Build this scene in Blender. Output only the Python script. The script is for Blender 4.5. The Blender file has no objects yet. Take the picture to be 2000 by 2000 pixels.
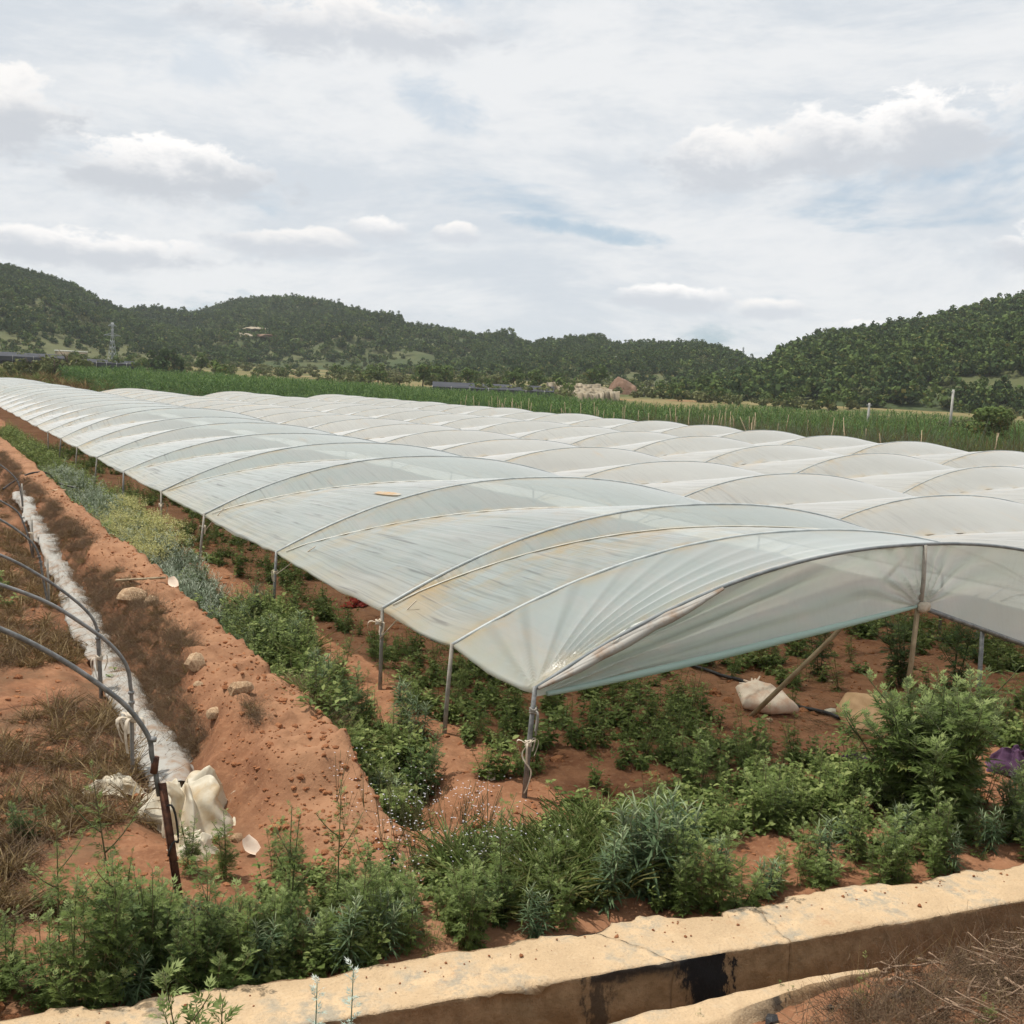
import bpy, math, random
import numpy as np
from mathutils import Matrix, Vector

# ------------------------------------------------------------------ camera, sky, sun, exposure
S = bpy.context.scene
CAMZ, FPX = 3.2, 2145.0
PITCH, YAW, ROLL = math.radians(6.508), math.radians(28.6965), math.radians(2.5)
fw0 = np.array([0, math.cos(PITCH), -math.sin(PITCH)])
up0 = np.array([0, math.sin(PITCH), math.cos(PITCH)])
rt0 = np.array([1.0, 0, 0])
cy, sy = math.cos(YAW), math.sin(YAW)
RZ = np.array([[cy, sy, 0], [-sy, cy, 0], [0, 0, 1]])
fw, up, rt = RZ @ fw0, RZ @ up0, RZ @ rt0
cr, sr = math.cos(ROLL), math.sin(ROLL)
rt_r, up_r = rt * cr + up * sr, -rt * sr + up * cr
cam_d = bpy.data.cameras.new('camera')
cam = bpy.data.objects.new('camera', cam_d)
S.collection.objects.link(cam)
cam_d.sensor_fit = 'HORIZONTAL'
cam_d.angle = 2 * math.atan(1000 / FPX)
cam_d.clip_start, cam_d.clip_end = 0.05, 9000
M = Matrix(((rt_r[0], up_r[0], -fw[0], 0), (rt_r[1], up_r[1], -fw[1], 0), (rt_r[2], up_r[2], -fw[2], CAMZ), (0, 0, 0, 1)))
cam.matrix_world = M
S.camera = cam
S.view_settings.view_transform = 'Standard'
S.view_settings.look = 'None'
S.view_settings.exposure = 0.0
S.view_settings.gamma = 1.0
S.cycles.max_bounces = 8
S.cycles.transparent_max_bounces = 12
S.cycles.use_denoising = True
S.cycles.use_adaptive_sampling = True
S.cycles.adaptive_threshold = 0.025
S.cycles.volume_bounces = 1
S.cycles.caustics_reflective = False
S.cycles.caustics_refractive = False

SUN_AZ, SUN_EL = math.radians(-48), math.radians(67)       # azimuth measured from +Y towards +X
sun_dir = Vector((math.sin(SUN_AZ) * math.cos(SUN_EL), math.cos(SUN_AZ) * math.cos(SUN_EL), math.sin(SUN_EL)))
ld = bpy.data.lights.new('sun', 'SUN')
ld.energy, ld.angle, ld.color = 4.7, math.radians(1.6), (1.0, 0.95, 0.87)
lo = bpy.data.objects.new('sun', ld)
lo.rotation_euler = sun_dir.to_track_quat('Z', 'Y').to_euler()
lo.location = (0, 0, 60)
S.collection.objects.link(lo)


class NT:
    """small helper for node graphs"""
    def __init__(self, tree):
        self.t = tree
        self.n, self.l = tree.nodes, tree.links

    def put(self, sock, v):
        if v is None:
            return
        if isinstance(v, bpy.types.NodeSocket):
            self.l.new(v, sock)
        else:
            if isinstance(v, (tuple, list)) and sock.type == 'RGBA' and len(v) == 3:
                v = (*v, 1)
            sock.default_value = v

    def node(self, typ, **kw):
        n = self.n.new(typ)
        for k, v in kw.items():
            setattr(n, k, v)
        return n

    def math(self, op, a, b=None, c=None, clamp=False):
        n = self.node('ShaderNodeMath', operation=op, use_clamp=clamp)
        for i, v in enumerate((a, b, c)):
            self.put(n.inputs[i], v)
        return n.outputs[0]

    def vmath(self, op, a, b=None, scale=None):
        n = self.node('ShaderNodeVectorMath', operation=op)
        self.put(n.inputs[0], a)
        self.put(n.inputs[1], b)
        if scale is not None:
            self.put(n.inputs['Scale'], scale)
        return n.outputs[0]

    def sstep(self, v, a, b, lo=0.0, hi=1.0):
        n = self.node('ShaderNodeMapRange', interpolation_type='SMOOTHSTEP')
        for i, x in enumerate((v, a, b, lo, hi)):
            self.put(n.inputs[i], x)
        return n.outputs[0]

    def lin(self, v, a, b, lo=0.0, hi=1.0):
        n = self.node('ShaderNodeMapRange')
        for i, x in enumerate((v, a, b, lo, hi)):
            self.put(n.inputs[i], x)
        return n.outputs[0]

    def noise(self, vec, scale, detail=4, rough=0.55, dist=0.0):
        n = self.node('ShaderNodeTexNoise')
        self.put(n.inputs['Vector'], vec)
        self.put(n.inputs['Scale'], scale)
        n.inputs['Detail'].default_value = detail
        n.inputs['Roughness'].default_value = rough
        n.inputs['Distortion'].default_value = dist
        return n.outputs['Fac']

    def mix(self, f, a, b, blend='MIX'):
        n = self.node('ShaderNodeMix', data_type='RGBA', blend_type=blend)
        self.put(n.inputs[0], f)
        self.put(n.inputs[6], a)
        self.put(n.inputs[7], b)
        return n.outputs[2]

    def comb(self, x, y, z):
        n = self.node('ShaderNodeCombineXYZ')
        for i, v in enumerate((x, y, z)):
            self.put(n.inputs[i], v)
        return n.outputs[0]

    def sep(self, v):
        n = self.node('ShaderNodeSeparateXYZ')
        self.put(n.inputs[0], v)
        return n.outputs


W = bpy.data.worlds.new('World')
S.world = W
W.use_nodes = True
W.node_tree.nodes.clear()
w = NT(W.node_tree)
dirv = w.node('ShaderNodeTexCoord').outputs['Generated']
dx, dy, dz = w.sep(dirv)
sky = w.node('ShaderNodeTexSky', sky_type='NISHITA', sun_disc=False)
sky.sun_elevation, sky.sun_rotation = SUN_EL, SUN_AZ
sky.air_density, sky.dust_density, sky.ozone_density = 1.0, 1.2, 1.0
zc = w.math('MAXIMUM', dz, 0.0)
den = w.math('ADD', zc, 0.16)
px = w.math('DIVIDE', dx, den)
py = w.math('DIVIDE', dy, den)
plane = w.comb(px, py, 0.0)
az = w.math('MULTIPLY', w.math('ARCTAN2', dx, dy), 57.2958)
el = w.math('MULTIPLY', w.math('ARCSINE', dz), 57.2958)
# high milky sheet with thin blue gaps
sheet = w.noise(w.vmath('ADD', plane, (3.1, 1.7, 0)), 1.05, 6, 0.58, 0.35)
bright = w.noise(w.comb(w.math('MULTIPLY', az, 0.055), w.math('MULTIPLY', el, 0.17), 3.0), 1.0, 8, 0.68, 0.3)
gd = w.noise(w.comb(w.math('MULTIPLY', az, 0.30), w.math('MULTIPLY', el, 0.55), 7.0), 1.0, 7, 0.66, 0.2)
cover = w.sstep(sheet, 0.27, 0.43)
col_sheet = w.mix(w.sstep(bright, 0.36, 0.60), (6.75, 7.25, 7.8), (8.6, 8.75, 8.9))
blue = w.mix(0.6, sky.outputs[0], (4.6, 6.2, 7.6))
col = w.mix(cover, blue, col_sheet)
wq = w.math('MULTIPLY', w.math('SUBTRACT', gd, 0.5), 4.6)
up_n = w.math('MULTIPLY', w.math('SUBTRACT', gd, 0.5), 2.2)


def ell(a0, e0, wa, we, tilt):
    da = w.math('MULTIPLY_ADD', az, 1 / wa, -a0 / wa)
    de = w.math('MULTIPLY_ADD', el, 1 / we, -e0 / we)
    if tilt:
        de = w.math('MULTIPLY_ADD', da, -tilt / we, de)
    r = w.math('MULTIPLY_ADD', de, de, w.math('MULTIPLY', da, da))
    return de, w.math('ADD', r, wq)


def puff(col, a0, e0, wa, we, top=0.9, tone=1.0, tilt=0.0):
    """cumulus: crisp bright crown, soft grey base"""
    de, r = ell(a0, e0, wa, we, tilt)
    up_ = w.math('ADD', de, up_n)
    m = w.sstep(r, w.lin(up_, -0.6, 0.5, 1.9, 1.05), 0.35, 0.0, 0.9)
    c = w.mix(w.sstep(up_, -0.45, 0.75), tuple(v * tone for v in (6.1, 6.4, 6.85)), (11.2 * top, 10.9 * top, 10.6 * top))
    return w.mix(m, col, c)


def hole(col, a0, e0, wa, we, k=0.8, tilt=0.0):
    de, r = ell(a0, e0, wa, we, tilt)
    return w.mix(w.sstep(r, 1.4, -0.2, 0.0, k), col, blue)


for a in [(32.2, 8.0, 4.0, 0.5, 0.8, -0.4), (24.3, 13.6, 2.4, 1.3, 0.45, -0.6), (40.0, 20.6, 4.5, 1.2, 0.6), (13.0, 14.6, 3.0, 1.4, 0.3, 0.6)]:
    col = hole(col, *a)
for a in [(3.0, 11.6, 4.0, 1.9, 0.92, 1.0), (11.0, 9.7, 5.0, 1.6, 0.99, 1.0), (7.5, 5.7, 6.0, 0.9, 0.96, 1.05), (17.2, 6.7, 3.4, 0.75, 0.9, 1.08),
          (21.4, 7.6, 1.5, 0.7, 0.95, 1.1), (25.2, 7.6, 1.2, 0.6, 0.92, 1.12), (46.2, 12.8, 6.0, 1.9, 1.0, 1.02, 0.5), (39.0, 11.8, 3.6, 1.5, 0.93, 1.04),
          (36.6, 4.9, 3.0, 0.7, 1.0, 1.1), (41.0, 4.5, 2.0, 0.55, 0.92, 1.12), (45.6, 3.7, 1.5, 0.5, 0.93, 1.12), (54.0, 7.6, 2.4, 1.2, 1.0, 1.08), (19.5, 17.0, 6.5, 1.5, 0.9, 1.06)]:
    col = puff(col, *a)
bg = w.node('ShaderNodeBackground')
w.put(bg.inputs[0], col)
bg.inputs[1].default_value = 0.1
wo = w.node('ShaderNodeOutputWorld')
w.l.new(bg.outputs[0], wo.inputs[0])
W.cycles.sampling_method = 'MANUAL'
W.cycles.sample_map_resolution = 512

# ------------------------------------------------------------------ helpers
C = S.collection
rng = np.random.default_rng(11)
random.seed(5)


def hsh(ix, iy, seed):
    h = (ix.astype(np.int64) * 374761393 + iy.astype(np.int64) * 668265263 + seed * 974634777) & 0xffffffff
    h = ((h ^ (h >> 13)) * 1274126177) & 0xffffffff
    h = ((h ^ (h >> 16)) * 2246822519) & 0xffffffff
    return ((h ^ (h >> 15)) & 0xffffff) / float(0xffffff)


def vn(x, y, seed=0):
    x, y = np.asarray(x, float), np.asarray(y, float)
    ix, iy = np.floor(x), np.floor(y)
    fx, fy = x - ix, y - iy
    fx, fy = fx * fx * (3 - 2 * fx), fy * fy * (3 - 2 * fy)
    a, b = hsh(ix, iy, seed), hsh(ix + 1, iy, seed)
    c, d = hsh(ix, iy + 1, seed), hsh(ix + 1, iy + 1, seed)
    return (a + (b - a) * fx) * (1 - fy) + (c + (d - c) * fx) * fy


def fbm(x, y, oct=4, seed=0, gain=0.5):
    s, a, t = 0, 1.0, 0
    for o in range(oct):
        s = s + a * (vn(x * 2 ** o + 17.3 * o, y * 2 ** o - 9.1 * o, seed + o) - 0.5)
        t += a
        a *= gain
    return s / t * 2


def ss(a, b, v):
    t = np.clip((np.asarray(v, float) - a) / (b - a), 0, 1)
    return t * t * (3 - 2 * t)


def mesh(name, v, f, mat=None, smooth=False, uv=None, attrs=None):
    """mesh data from numpy: f is (n,k) or a list of such arrays"""
    me = bpy.data.meshes.new(name)
    v = np.asarray(v, np.float32).reshape(-1, 3)
    fl = f if isinstance(f, list) else [f]
    fl = [np.asarray(q, np.int32) for q in fl if len(q)]
    me.vertices.add(len(v))
    me.vertices.foreach_set('co', v.ravel())
    loops = np.concatenate([q.ravel() for q in fl])
    sizes = np.concatenate([np.full(len(q), q.shape[1], np.int32) for q in fl])
    starts = np.concatenate([[0], np.cumsum(sizes)[:-1]]).astype(np.int32)
    me.loops.add(len(loops))
    me.loops.foreach_set('vertex_index', loops)
    me.polygons.add(len(sizes))
    me.polygons.foreach_set('loop_start', starts)
    me.polygons.foreach_set('loop_total', sizes)
    if smooth:
        me.polygons.foreach_set('use_smooth', np.ones(len(sizes), bool))
    if uv is not None:
        ul = me.uv_layers.new(name='UVMap')
        ul.data.foreach_set('uv', np.asarray(uv, np.float32)[loops].ravel())
    for k, val in (attrs or {}).items():
        at = me.attributes.new(k, 'FLOAT', 'POINT')
        at.data.foreach_set('value', np.asarray(val, np.float32))
    me.update(calc_edges=True)
    if mat:
        me.materials.append(mat)
    return me


def obj(name, me, parent=None, loc=(0, 0, 0), rz=0.0, label=None, cat=None, group=None, kind=None, rot=None, sc=None):
    o = bpy.data.objects.new(name, me)
    C.objects.link(o)
    o.location = loc
    o.rotation_euler = rot if rot else (0, 0, rz)
    if sc is not None:
        o.scale = (sc, sc, sc) if np.isscalar(sc) else sc
    if parent:
        o.parent = parent
    for k, val in (('label', label), ('category', cat), ('group', group), ('kind', kind)):
        if val:
            o[k] = val
    return o


def empty(name, loc=(0, 0, 0), rz=0.0, **kw):
    return obj(name, None, None, loc, rz, **kw)


class MB:
    """collects shapes into one mesh"""
    def __init__(self):
        self.v, self.f, self.n, self.a = [], {}, 0, []

    def add(self, v, f, a=0.5):
        v = np.asarray(v, float).reshape(-1, 3)
        for q in (f if isinstance(f, list) else [f]):
            q = np.asarray(q, np.int64)
            if len(q):
                self.f.setdefault(q.shape[1], []).append(q + self.n)
        self.v.append(v)
        self.a.append(np.full(len(v), a) if np.isscalar(a) else np.asarray(a, float))
        self.n += len(v)
        return self

    def tube(self, pts, r, seg=8, caps=True, a=0.5):
        pts = np.asarray(pts, float)
        n = len(pts)
        r = np.full(n, r) if np.isscalar(r) else np.asarray(r, float)
        t = np.gradient(pts, axis=0)
        t /= np.linalg.norm(t, axis=1)[:, None] + 1e-9
        ref = np.array([0, 0, 1.0]) if abs(t[0][2]) < 0.9 else np.array([1.0, 0, 0])
        s = np.cross(t, ref)
        s /= np.linalg.norm(s, axis=1)[:, None] + 1e-9
        u = np.cross(s, t)
        ang = np.arange(seg) / seg * 2 * np.pi
        ring = np.cos(ang)[None, :, None] * s[:, None] + np.sin(ang)[None, :, None] * u[:, None]
        v = (pts[:, None] + ring * r[:, None, None]).reshape(-1, 3)
        i, j = np.meshgrid(np.arange(n - 1), np.arange(seg), indexing='ij')
        q = np.stack([i * seg + j, i * seg + (j + 1) % seg, (i + 1) * seg + (j + 1) % seg, (i + 1) * seg + j], -1).reshape(-1, 4)
        fs = [q]
        if caps:
            fs.append(np.array([list(range(seg))[::-1], list(range((n - 1) * seg, n * seg))]))
        return self.add(v, fs, a)

    def box(self, c, d, rot=None, a=0.5):
        x, y, z = np.array(d) / 2
        v = np.array([(sx * x, sy * y, sz * z) for sz in (-1, 1) for sy in (-1, 1) for sx in (-1, 1)])
        if rot is not None:
            v = v @ np.array(rot).T
        return self.add(v + np.array(c), np.array([(0, 2, 3, 1), (4, 5, 7, 6), (0, 1, 5, 4), (2, 6, 7, 3), (0, 4, 6, 2), (1, 3, 7, 5)]), a)

    def mesh(self, name, mat, smooth=False):
        return mesh(name, np.concatenate(self.v), [np.concatenate(q) for q in self.f.values()], mat, smooth, attrs={'tint': np.concatenate(self.a)})


def gridfaces(nu, nv):
    i, j = np.meshgrid(np.arange(nu - 1), np.arange(nv - 1), indexing='ij')
    return np.stack([i * nv + j, (i + 1) * nv + j, (i + 1) * nv + j + 1, i * nv + j + 1], -1).reshape(-1, 4)


# ------------------------------------------------------------------ materials
def newmat(name):
    m = bpy.data.materials.new(name)
    m.use_nodes = True
    m.node_tree.nodes.clear()
    t = NT(m.node_tree)
    t.out = t.node('ShaderNodeOutputMaterial')
    return m, t


def bsdf(t, col, rough=0.8, spec=0.3, bump=None, bstr=0.3, bdist=0.02, metal=0.0):
    p = t.node('ShaderNodeBsdfPrincipled')
    t.put(p.inputs['Base Color'], col)
    t.put(p.inputs['Roughness'], rough)
    t.put(p.inputs['Specular IOR Level'], spec)
    t.put(p.inputs['Metallic'], metal)
    if bump is not None:
        b = t.node('ShaderNodeBump')
        b.inputs['Strength'].default_value = bstr
        b.inputs['Distance'].default_value = bdist
        t.put(b.inputs['Height'], bump)
        t.l.new(b.outputs[0], p.inputs['Normal'])
    return p.outputs[0]


def geo_pos(t):
    return t.node('ShaderNodeNewGeometry').outputs['Position']


def objc(t):
    return t.node('ShaderNodeTexCoord').outputs['Object']


def orand(t):
    return t.node('ShaderNodeObjectInfo').outputs['Random']


def attr(t, name):
    return t.node('ShaderNodeAttribute', attribute_name=name).outputs['Fac']


def soil_mat():
    m, t = newmat('soil')
    p = geo_pos(t)
    x, y, z = t.sep(p)
    big = t.noise(p, 0.45, 5, 0.6)
    mid = t.noise(p, 3.0, 6, 0.65)
    fin = t.noise(p, 22, 5, 0.7)
    c = t.mix(t.sstep(mid, 0.3, 0.7), (0.142, 0.060, 0.031), (0.262, 0.126, 0.066))
    c = t.mix(t.math('MULTIPLY', t.sstep(big, 0.35, 0.7), 0.5), c, (0.31, 0.165, 0.092))
    c = t.mix(t.math('MULTIPLY', t.sstep(fin, 0.5, 0.75), 0.45), c, (0.39, 0.225, 0.125))
    c = t.mix(t.math('MULTIPLY', t.sstep(fin, 0.45, 0.25), 0.55), c, (0.10, 0.040, 0.020))
    # dry crust of the earth bank is paler and more orange
    bank = t.math('MULTIPLY', t.sstep(x, 2.2, 2.5), t.sstep(x, 3.25, 3.0))
    c = t.mix(t.math('MULTIPLY', bank, t.sstep(mid, 0.25, 0.6, 0.25, 0.75)), c, (0.315, 0.172, 0.096))
    c = t.mix(t.math('MULTIPLY', bank, t.sstep(t.noise(p, 1.7, 6, 0.7), 0.48, 0.64, 0.0, 0.75)), c, (0.20, 0.098, 0.052))
    # withered litter on the open plot to the side
    lit = t.math('MULTIPLY', t.sstep(x, 2.3, 1.6), t.sstep(t.noise(p, 1.1, 5, 0.6), 0.42, 0.62))
    c = t.mix(t.math('MULTIPLY', lit, 0.8), c, (0.125, 0.075, 0.042))
    # far fields: grass and stubble
    d = t.math('ADD', t.math('MULTIPLY', x, 0.48), t.math('MULTIPLY', y, 0.877))
    far = t.sstep(d, 98, 125)
    fn = t.noise(t.vmath('MULTIPLY', p, (1, 1, 0)), 0.035, 5, 0.6)
    fc = t.mix(t.sstep(fn, 0.40, 0.58), (0.085, 0.095, 0.035), (0.19, 0.155, 0.070))
    fc = t.mix(t.sstep(t.noise(p, 0.06, 4, 0.6), 0.6, 0.72), fc, (0.30, 0.15, 0.08))
    c = t.mix(far, c, fc)
    h = t.math('ADD', t.math('MULTIPLY', mid, 0.6), t.math('MULTIPLY', fin, 0.4))
    t.l.new(bsdf(t, c, 0.95, 0.1, h, 0.7, 0.05), t.out.inputs[0])
    return m


def film_mat(name, base, stain, transp=0.10, streak=0.7, dirt=0.6):
    m, t = newmat(name)
    uv = t.node('ShaderNodeTexCoord').outputs['UV']
    u, v, _ = t.sep(uv)                       # u: arc length in m, v: along the tunnel in m
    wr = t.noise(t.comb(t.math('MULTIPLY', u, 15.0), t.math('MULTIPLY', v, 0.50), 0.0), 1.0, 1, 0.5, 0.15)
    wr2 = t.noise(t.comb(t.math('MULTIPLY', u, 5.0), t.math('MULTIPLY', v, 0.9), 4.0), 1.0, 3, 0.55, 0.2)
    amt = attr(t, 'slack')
    crease_shade = t.math('MULTIPLY', t.sstep(wr, 0.58, 0.70), t.sstep(wr2, 0.42, 0.58))
    crease_shade = t.math('MULTIPLY', crease_shade, amt)
    blot = t.noise(t.comb(u, v, 2.0), 0.55, 5, 0.6)
    c = t.mix(t.math('MULTIPLY', t.sstep(blot, 0.35, 0.7), 0.5), base, tuple(x * 0.86 for x in base))
    st = t.noise(t.comb(t.math('MULTIPLY', u, 0.8), t.math('MULTIPLY', v, 0.30), 9.0), 1.0, 6, 0.68, 0.6)
    c = t.mix(t.math('MULTIPLY', t.sstep(st, 0.58, 0.80), stain), c, (0.74, 0.52, 0.28))
    dn = t.noise(t.comb(t.math('MULTIPLY', u, 1.6), t.math('MULTIPLY', v, 2.2), 6.0), 1.0, 5, 0.65, 0.3)
    c = t.mix(t.math('MULTIPLY', t.math('MULTIPLY', attr(t, 'dirt'), t.sstep(dn, 0.38, 0.62)), dirt), c, (0.62, 0.46, 0.22))
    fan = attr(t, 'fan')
    c = t.mix(t.math('MAXIMUM', fan, 0.0), c, (0.20, 0.22, 0.20))  # shade in the folds, put into the film colour
    c = t.mix(t.math('MULTIPLY', t.math('MINIMUM', fan, 0.0), -1.0), c, (0.93, 0.95, 0.92))  # bright fold crests, painted as pale colour
    hem = t.math('MULTIPLY', attr(t, 'hem'), t.sstep(t.noise(t.comb(u, v, 5.0), 2.2, 4, 0.6), 0.3, 0.7, 0.25, 0.8))
    c = t.mix(hem, c, (0.60, 0.56, 0.40))
    c = t.mix(t.math('MULTIPLY', crease_shade, streak), c, (0.15, 0.165, 0.165))  # dark streaks paint the shade of sagging wrinkles into the colour
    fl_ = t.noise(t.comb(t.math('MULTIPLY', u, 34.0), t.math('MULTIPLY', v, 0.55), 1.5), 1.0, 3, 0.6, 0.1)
    c = t.mix(t.math('MULTIPLY', t.sstep(fl_, 0.48, 0.66), t.math('MULTIPLY_ADD', amt, 0.48, 0.04)), c, tuple(x * 0.5 for x in base))  # fine crease shading, painted as darker film colour
    dust = t.noise(t.comb(u, v, 0.0), 14, 4, 0.7)
    c = t.mix(t.math('MULTIPLY', t.sstep(dust, 0.5, 0.8), 0.12), c, (0.5, 0.45, 0.36))
    b = t.node('ShaderNodeBump')
    b.inputs['Strength'].default_value = 0.75
    b.inputs['Distance'].default_value = 0.03
    hh = t.math('ADD', t.math('MULTIPLY', wr, 0.8), t.math('MULTIPLY', wr2, 0.25))
    t.put(b.inputs['Height'], t.math('MULTIPLY', hh, t.math('ADD', amt, 0.04)))
    dif = t.node('ShaderNodeBsdfDiffuse')
    t.put(dif.inputs[0], c)
    t.l.new(b.outputs[0], dif.inputs['Normal'])
    tr = t.node('ShaderNodeBsdfTranslucent')
    t.put(tr.inputs[0], c)
    t.l.new(b.outputs[0], tr.inputs['Normal'])
    gl = t.node('ShaderNodeBsdfGlossy')
    gl.inputs['Roughness'].default_value = 0.42
    t.put(gl.inputs[0], (1, 1, 1, 1))
    t.l.new(b.outputs[0], gl.inputs['Normal'])
    tp = t.node('ShaderNodeBsdfTransparent')
    t.put(tp.inputs[0], (0.95, 0.97, 0.96, 1))
    m1 = t.node('ShaderNodeMixShader')
    m1.inputs[0].default_value = 0.50
    t.l.new(dif.outputs[0], m1.inputs[1]); t.l.new(tr.outputs[0], m1.inputs[2])
    m2 = t.node('ShaderNodeMixShader')
    m2.inputs[0].default_value = transp
    t.l.new(m1.outputs[0], m2.inputs[1]); t.l.new(tp.outputs[0], m2.inputs[2])
    fr = t.node('ShaderNodeFresnel')
    fr.inputs[0].default_value = 1.35
    t.l.new(b.outputs[0], fr.inputs['Normal'])
    m3 = t.node('ShaderNodeMixShader')
    t.put(m3.inputs[0], t.math('MULTIPLY', fr.outputs[0], 0.5, clamp=True))
    t.l.new(m2.outputs[0], m3.inputs[1]); t.l.new(gl.outputs[0], m3.inputs[2])
    t.l.new(m3.outputs[0], t.out.inputs[0])
    return m


def leaf_mat(name, c1, c2, tip, back=None, trans=0.32, rough=0.55):
    """c1..c2: between plants and leaves; tip: young leaves (tint attribute above 0.75)"""
    m, t = newmat(name)
    r = orand(t)
    ti = attr(t, 'tint')
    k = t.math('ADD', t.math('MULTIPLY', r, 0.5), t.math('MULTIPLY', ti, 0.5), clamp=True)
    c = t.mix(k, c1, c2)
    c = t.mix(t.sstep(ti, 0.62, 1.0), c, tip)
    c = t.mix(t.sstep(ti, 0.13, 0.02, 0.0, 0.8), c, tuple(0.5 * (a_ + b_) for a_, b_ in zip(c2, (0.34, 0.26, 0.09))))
    if back:
        bf = t.node('ShaderNodeNewGeometry').outputs['Backfacing']
        c = t.mix(bf, c, back)
    s = bsdf(t, c, rough, 0.05 if rough > .95 else 0.14)
    tr = t.node('ShaderNodeBsdfTranslucent')
    t.put(tr.inputs[0], c)
    mx = t.node('ShaderNodeMixShader')
    mx.inputs[0].default_value = trans
    t.l.new(s, mx.inputs[1]); t.l.new(tr.outputs[0], mx.inputs[2])
    t.l.new(mx.outputs[0], t.out.inputs[0])
    return m


def plain_mat(name, c1, c2, scale=8, rough=0.8, spec=0.3, metal=0.0, bstr=0.3, thr=(0.35, 0.65), coords='obj', detail=5, bdist=0.02):
    m, t = newmat(name)
    p = objc(t) if coords == 'obj' else geo_pos(t)
    n = t.noise(p, scale, detail, 0.65)
    r = orand(t)
    c = t.mix(t.sstep(t.math('ADD', n, t.math('MULTIPLY', t.math('SUBTRACT', r, 0.5), 0.15)), *thr), c1, c2)
    t.l.new(bsdf(t, c, rough, spec, n, bstr, bdist, metal), t.out.inputs[0])
    return m


def sheet_mat(name, c1, c2, scale=3, trans=0.3, rough=0.5):
    """thin crumpled plastic or cloth"""
    m, t = newmat(name)
    n = t.noise(geo_pos(t), scale, 5, 0.65)
    c = t.mix(t.sstep(n, 0.42, 0.68), c1, c2)
    f = t.noise(geo_pos(t), 30, 3, 0.6)
    s = bsdf(t, c, rough, 0.4, f, 0.25, 0.01)
    tr = t.node('ShaderNodeBsdfTranslucent')
    t.put(tr.inputs[0], c)
    mx = t.node('ShaderNodeMixShader')
    mx.inputs[0].default_value = trans
    t.l.new(s, mx.inputs[1]); t.l.new(tr.outputs[0], mx.inputs[2])
    t.l.new(mx.outputs[0], t.out.inputs[0])
    return m


def concrete_mat():
    m, t = newmat('channel_concrete')
    p = geo_pos(t)
    x, y, z = t.sep(p)
    nz = t.sep(t.node('ShaderNodeNewGeometry').outputs['True Normal'])[2]
    n1 = t.noise(p, 2.2, 6, 0.65)
    n2 = t.noise(p, 9, 6, 0.7)
    n3 = t.noise(p, 60, 3, 0.7)
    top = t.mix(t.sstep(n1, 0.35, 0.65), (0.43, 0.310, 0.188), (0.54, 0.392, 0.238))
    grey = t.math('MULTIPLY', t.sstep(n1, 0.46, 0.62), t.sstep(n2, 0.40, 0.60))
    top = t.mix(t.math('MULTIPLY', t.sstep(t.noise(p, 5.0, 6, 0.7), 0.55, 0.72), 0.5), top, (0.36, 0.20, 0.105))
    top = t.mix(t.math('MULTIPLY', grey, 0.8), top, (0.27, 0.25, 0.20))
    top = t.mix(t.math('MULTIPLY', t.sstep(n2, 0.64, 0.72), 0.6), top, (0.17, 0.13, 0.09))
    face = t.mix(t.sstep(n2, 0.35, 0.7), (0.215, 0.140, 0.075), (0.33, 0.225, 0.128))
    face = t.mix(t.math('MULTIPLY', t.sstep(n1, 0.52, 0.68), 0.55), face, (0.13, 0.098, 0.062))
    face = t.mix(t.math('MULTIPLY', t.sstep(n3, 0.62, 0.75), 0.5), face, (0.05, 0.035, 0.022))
    # soot and oil poured down the face
    xe = t.math('ADD', x, t.math('MULTIPLY', t.math('SUBTRACT', t.noise(t.vmath('MULTIPLY', p, (1, 1, 0.45)), 7, 6, 0.75), 0.5), 0.55))
    zt = t.math('MULTIPLY', t.math('SUBTRACT', 0.1, z), 0.28)
    a = t.math('MULTIPLY', t.sstep(t.math('SUBTRACT', xe, zt), 3.62, 3.70), t.sstep(t.math('SUBTRACT', xe, t.math('MULTIPLY', zt, 0.25)), 4.00, 3.965))
    b = t.math('MULTIPLY', t.math('MULTIPLY', t.sstep(xe, 3.10, 3.15), t.sstep(xe, 3.78, 3.66)), t.math('MAXIMUM', t.sstep(t.math('ADD', z, t.math('MULTIPLY', n2, 0.22)), 0.10, 0.18), t.sstep(xe, 3.26, 3.20, 0.0, 0.8)))
    soot = t.math('MULTIPLY', t.math('MAXIMUM', a, t.math('MULTIPLY', b, 0.9)), t.sstep(n2, 0.2, 0.45, 0.65, 1.0))
    face = t.mix(soot, face, (0.016, 0.016, 0.017))
    # fine vertical cracks
    top = t.mix(t.math('MULTIPLY', t.sstep(n3, 0.52, 0.70), 0.35), top, (0.22, 0.165, 0.105))
    top = t.mix(t.math('MULTIPLY', t.sstep(n3, 0.45, 0.30), 0.25), top, (0.60, 0.50, 0.36))
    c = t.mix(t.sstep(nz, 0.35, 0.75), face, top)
    h = t.math('ADD', t.math('MULTIPLY', n2, 0.7), t.math('MULTIPLY', n3, 0.3))
    t.l.new(bsdf(t, c, 0.9, 0.2, h, 0.8, 0.03), t.out.inputs[0])
    return m


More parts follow.
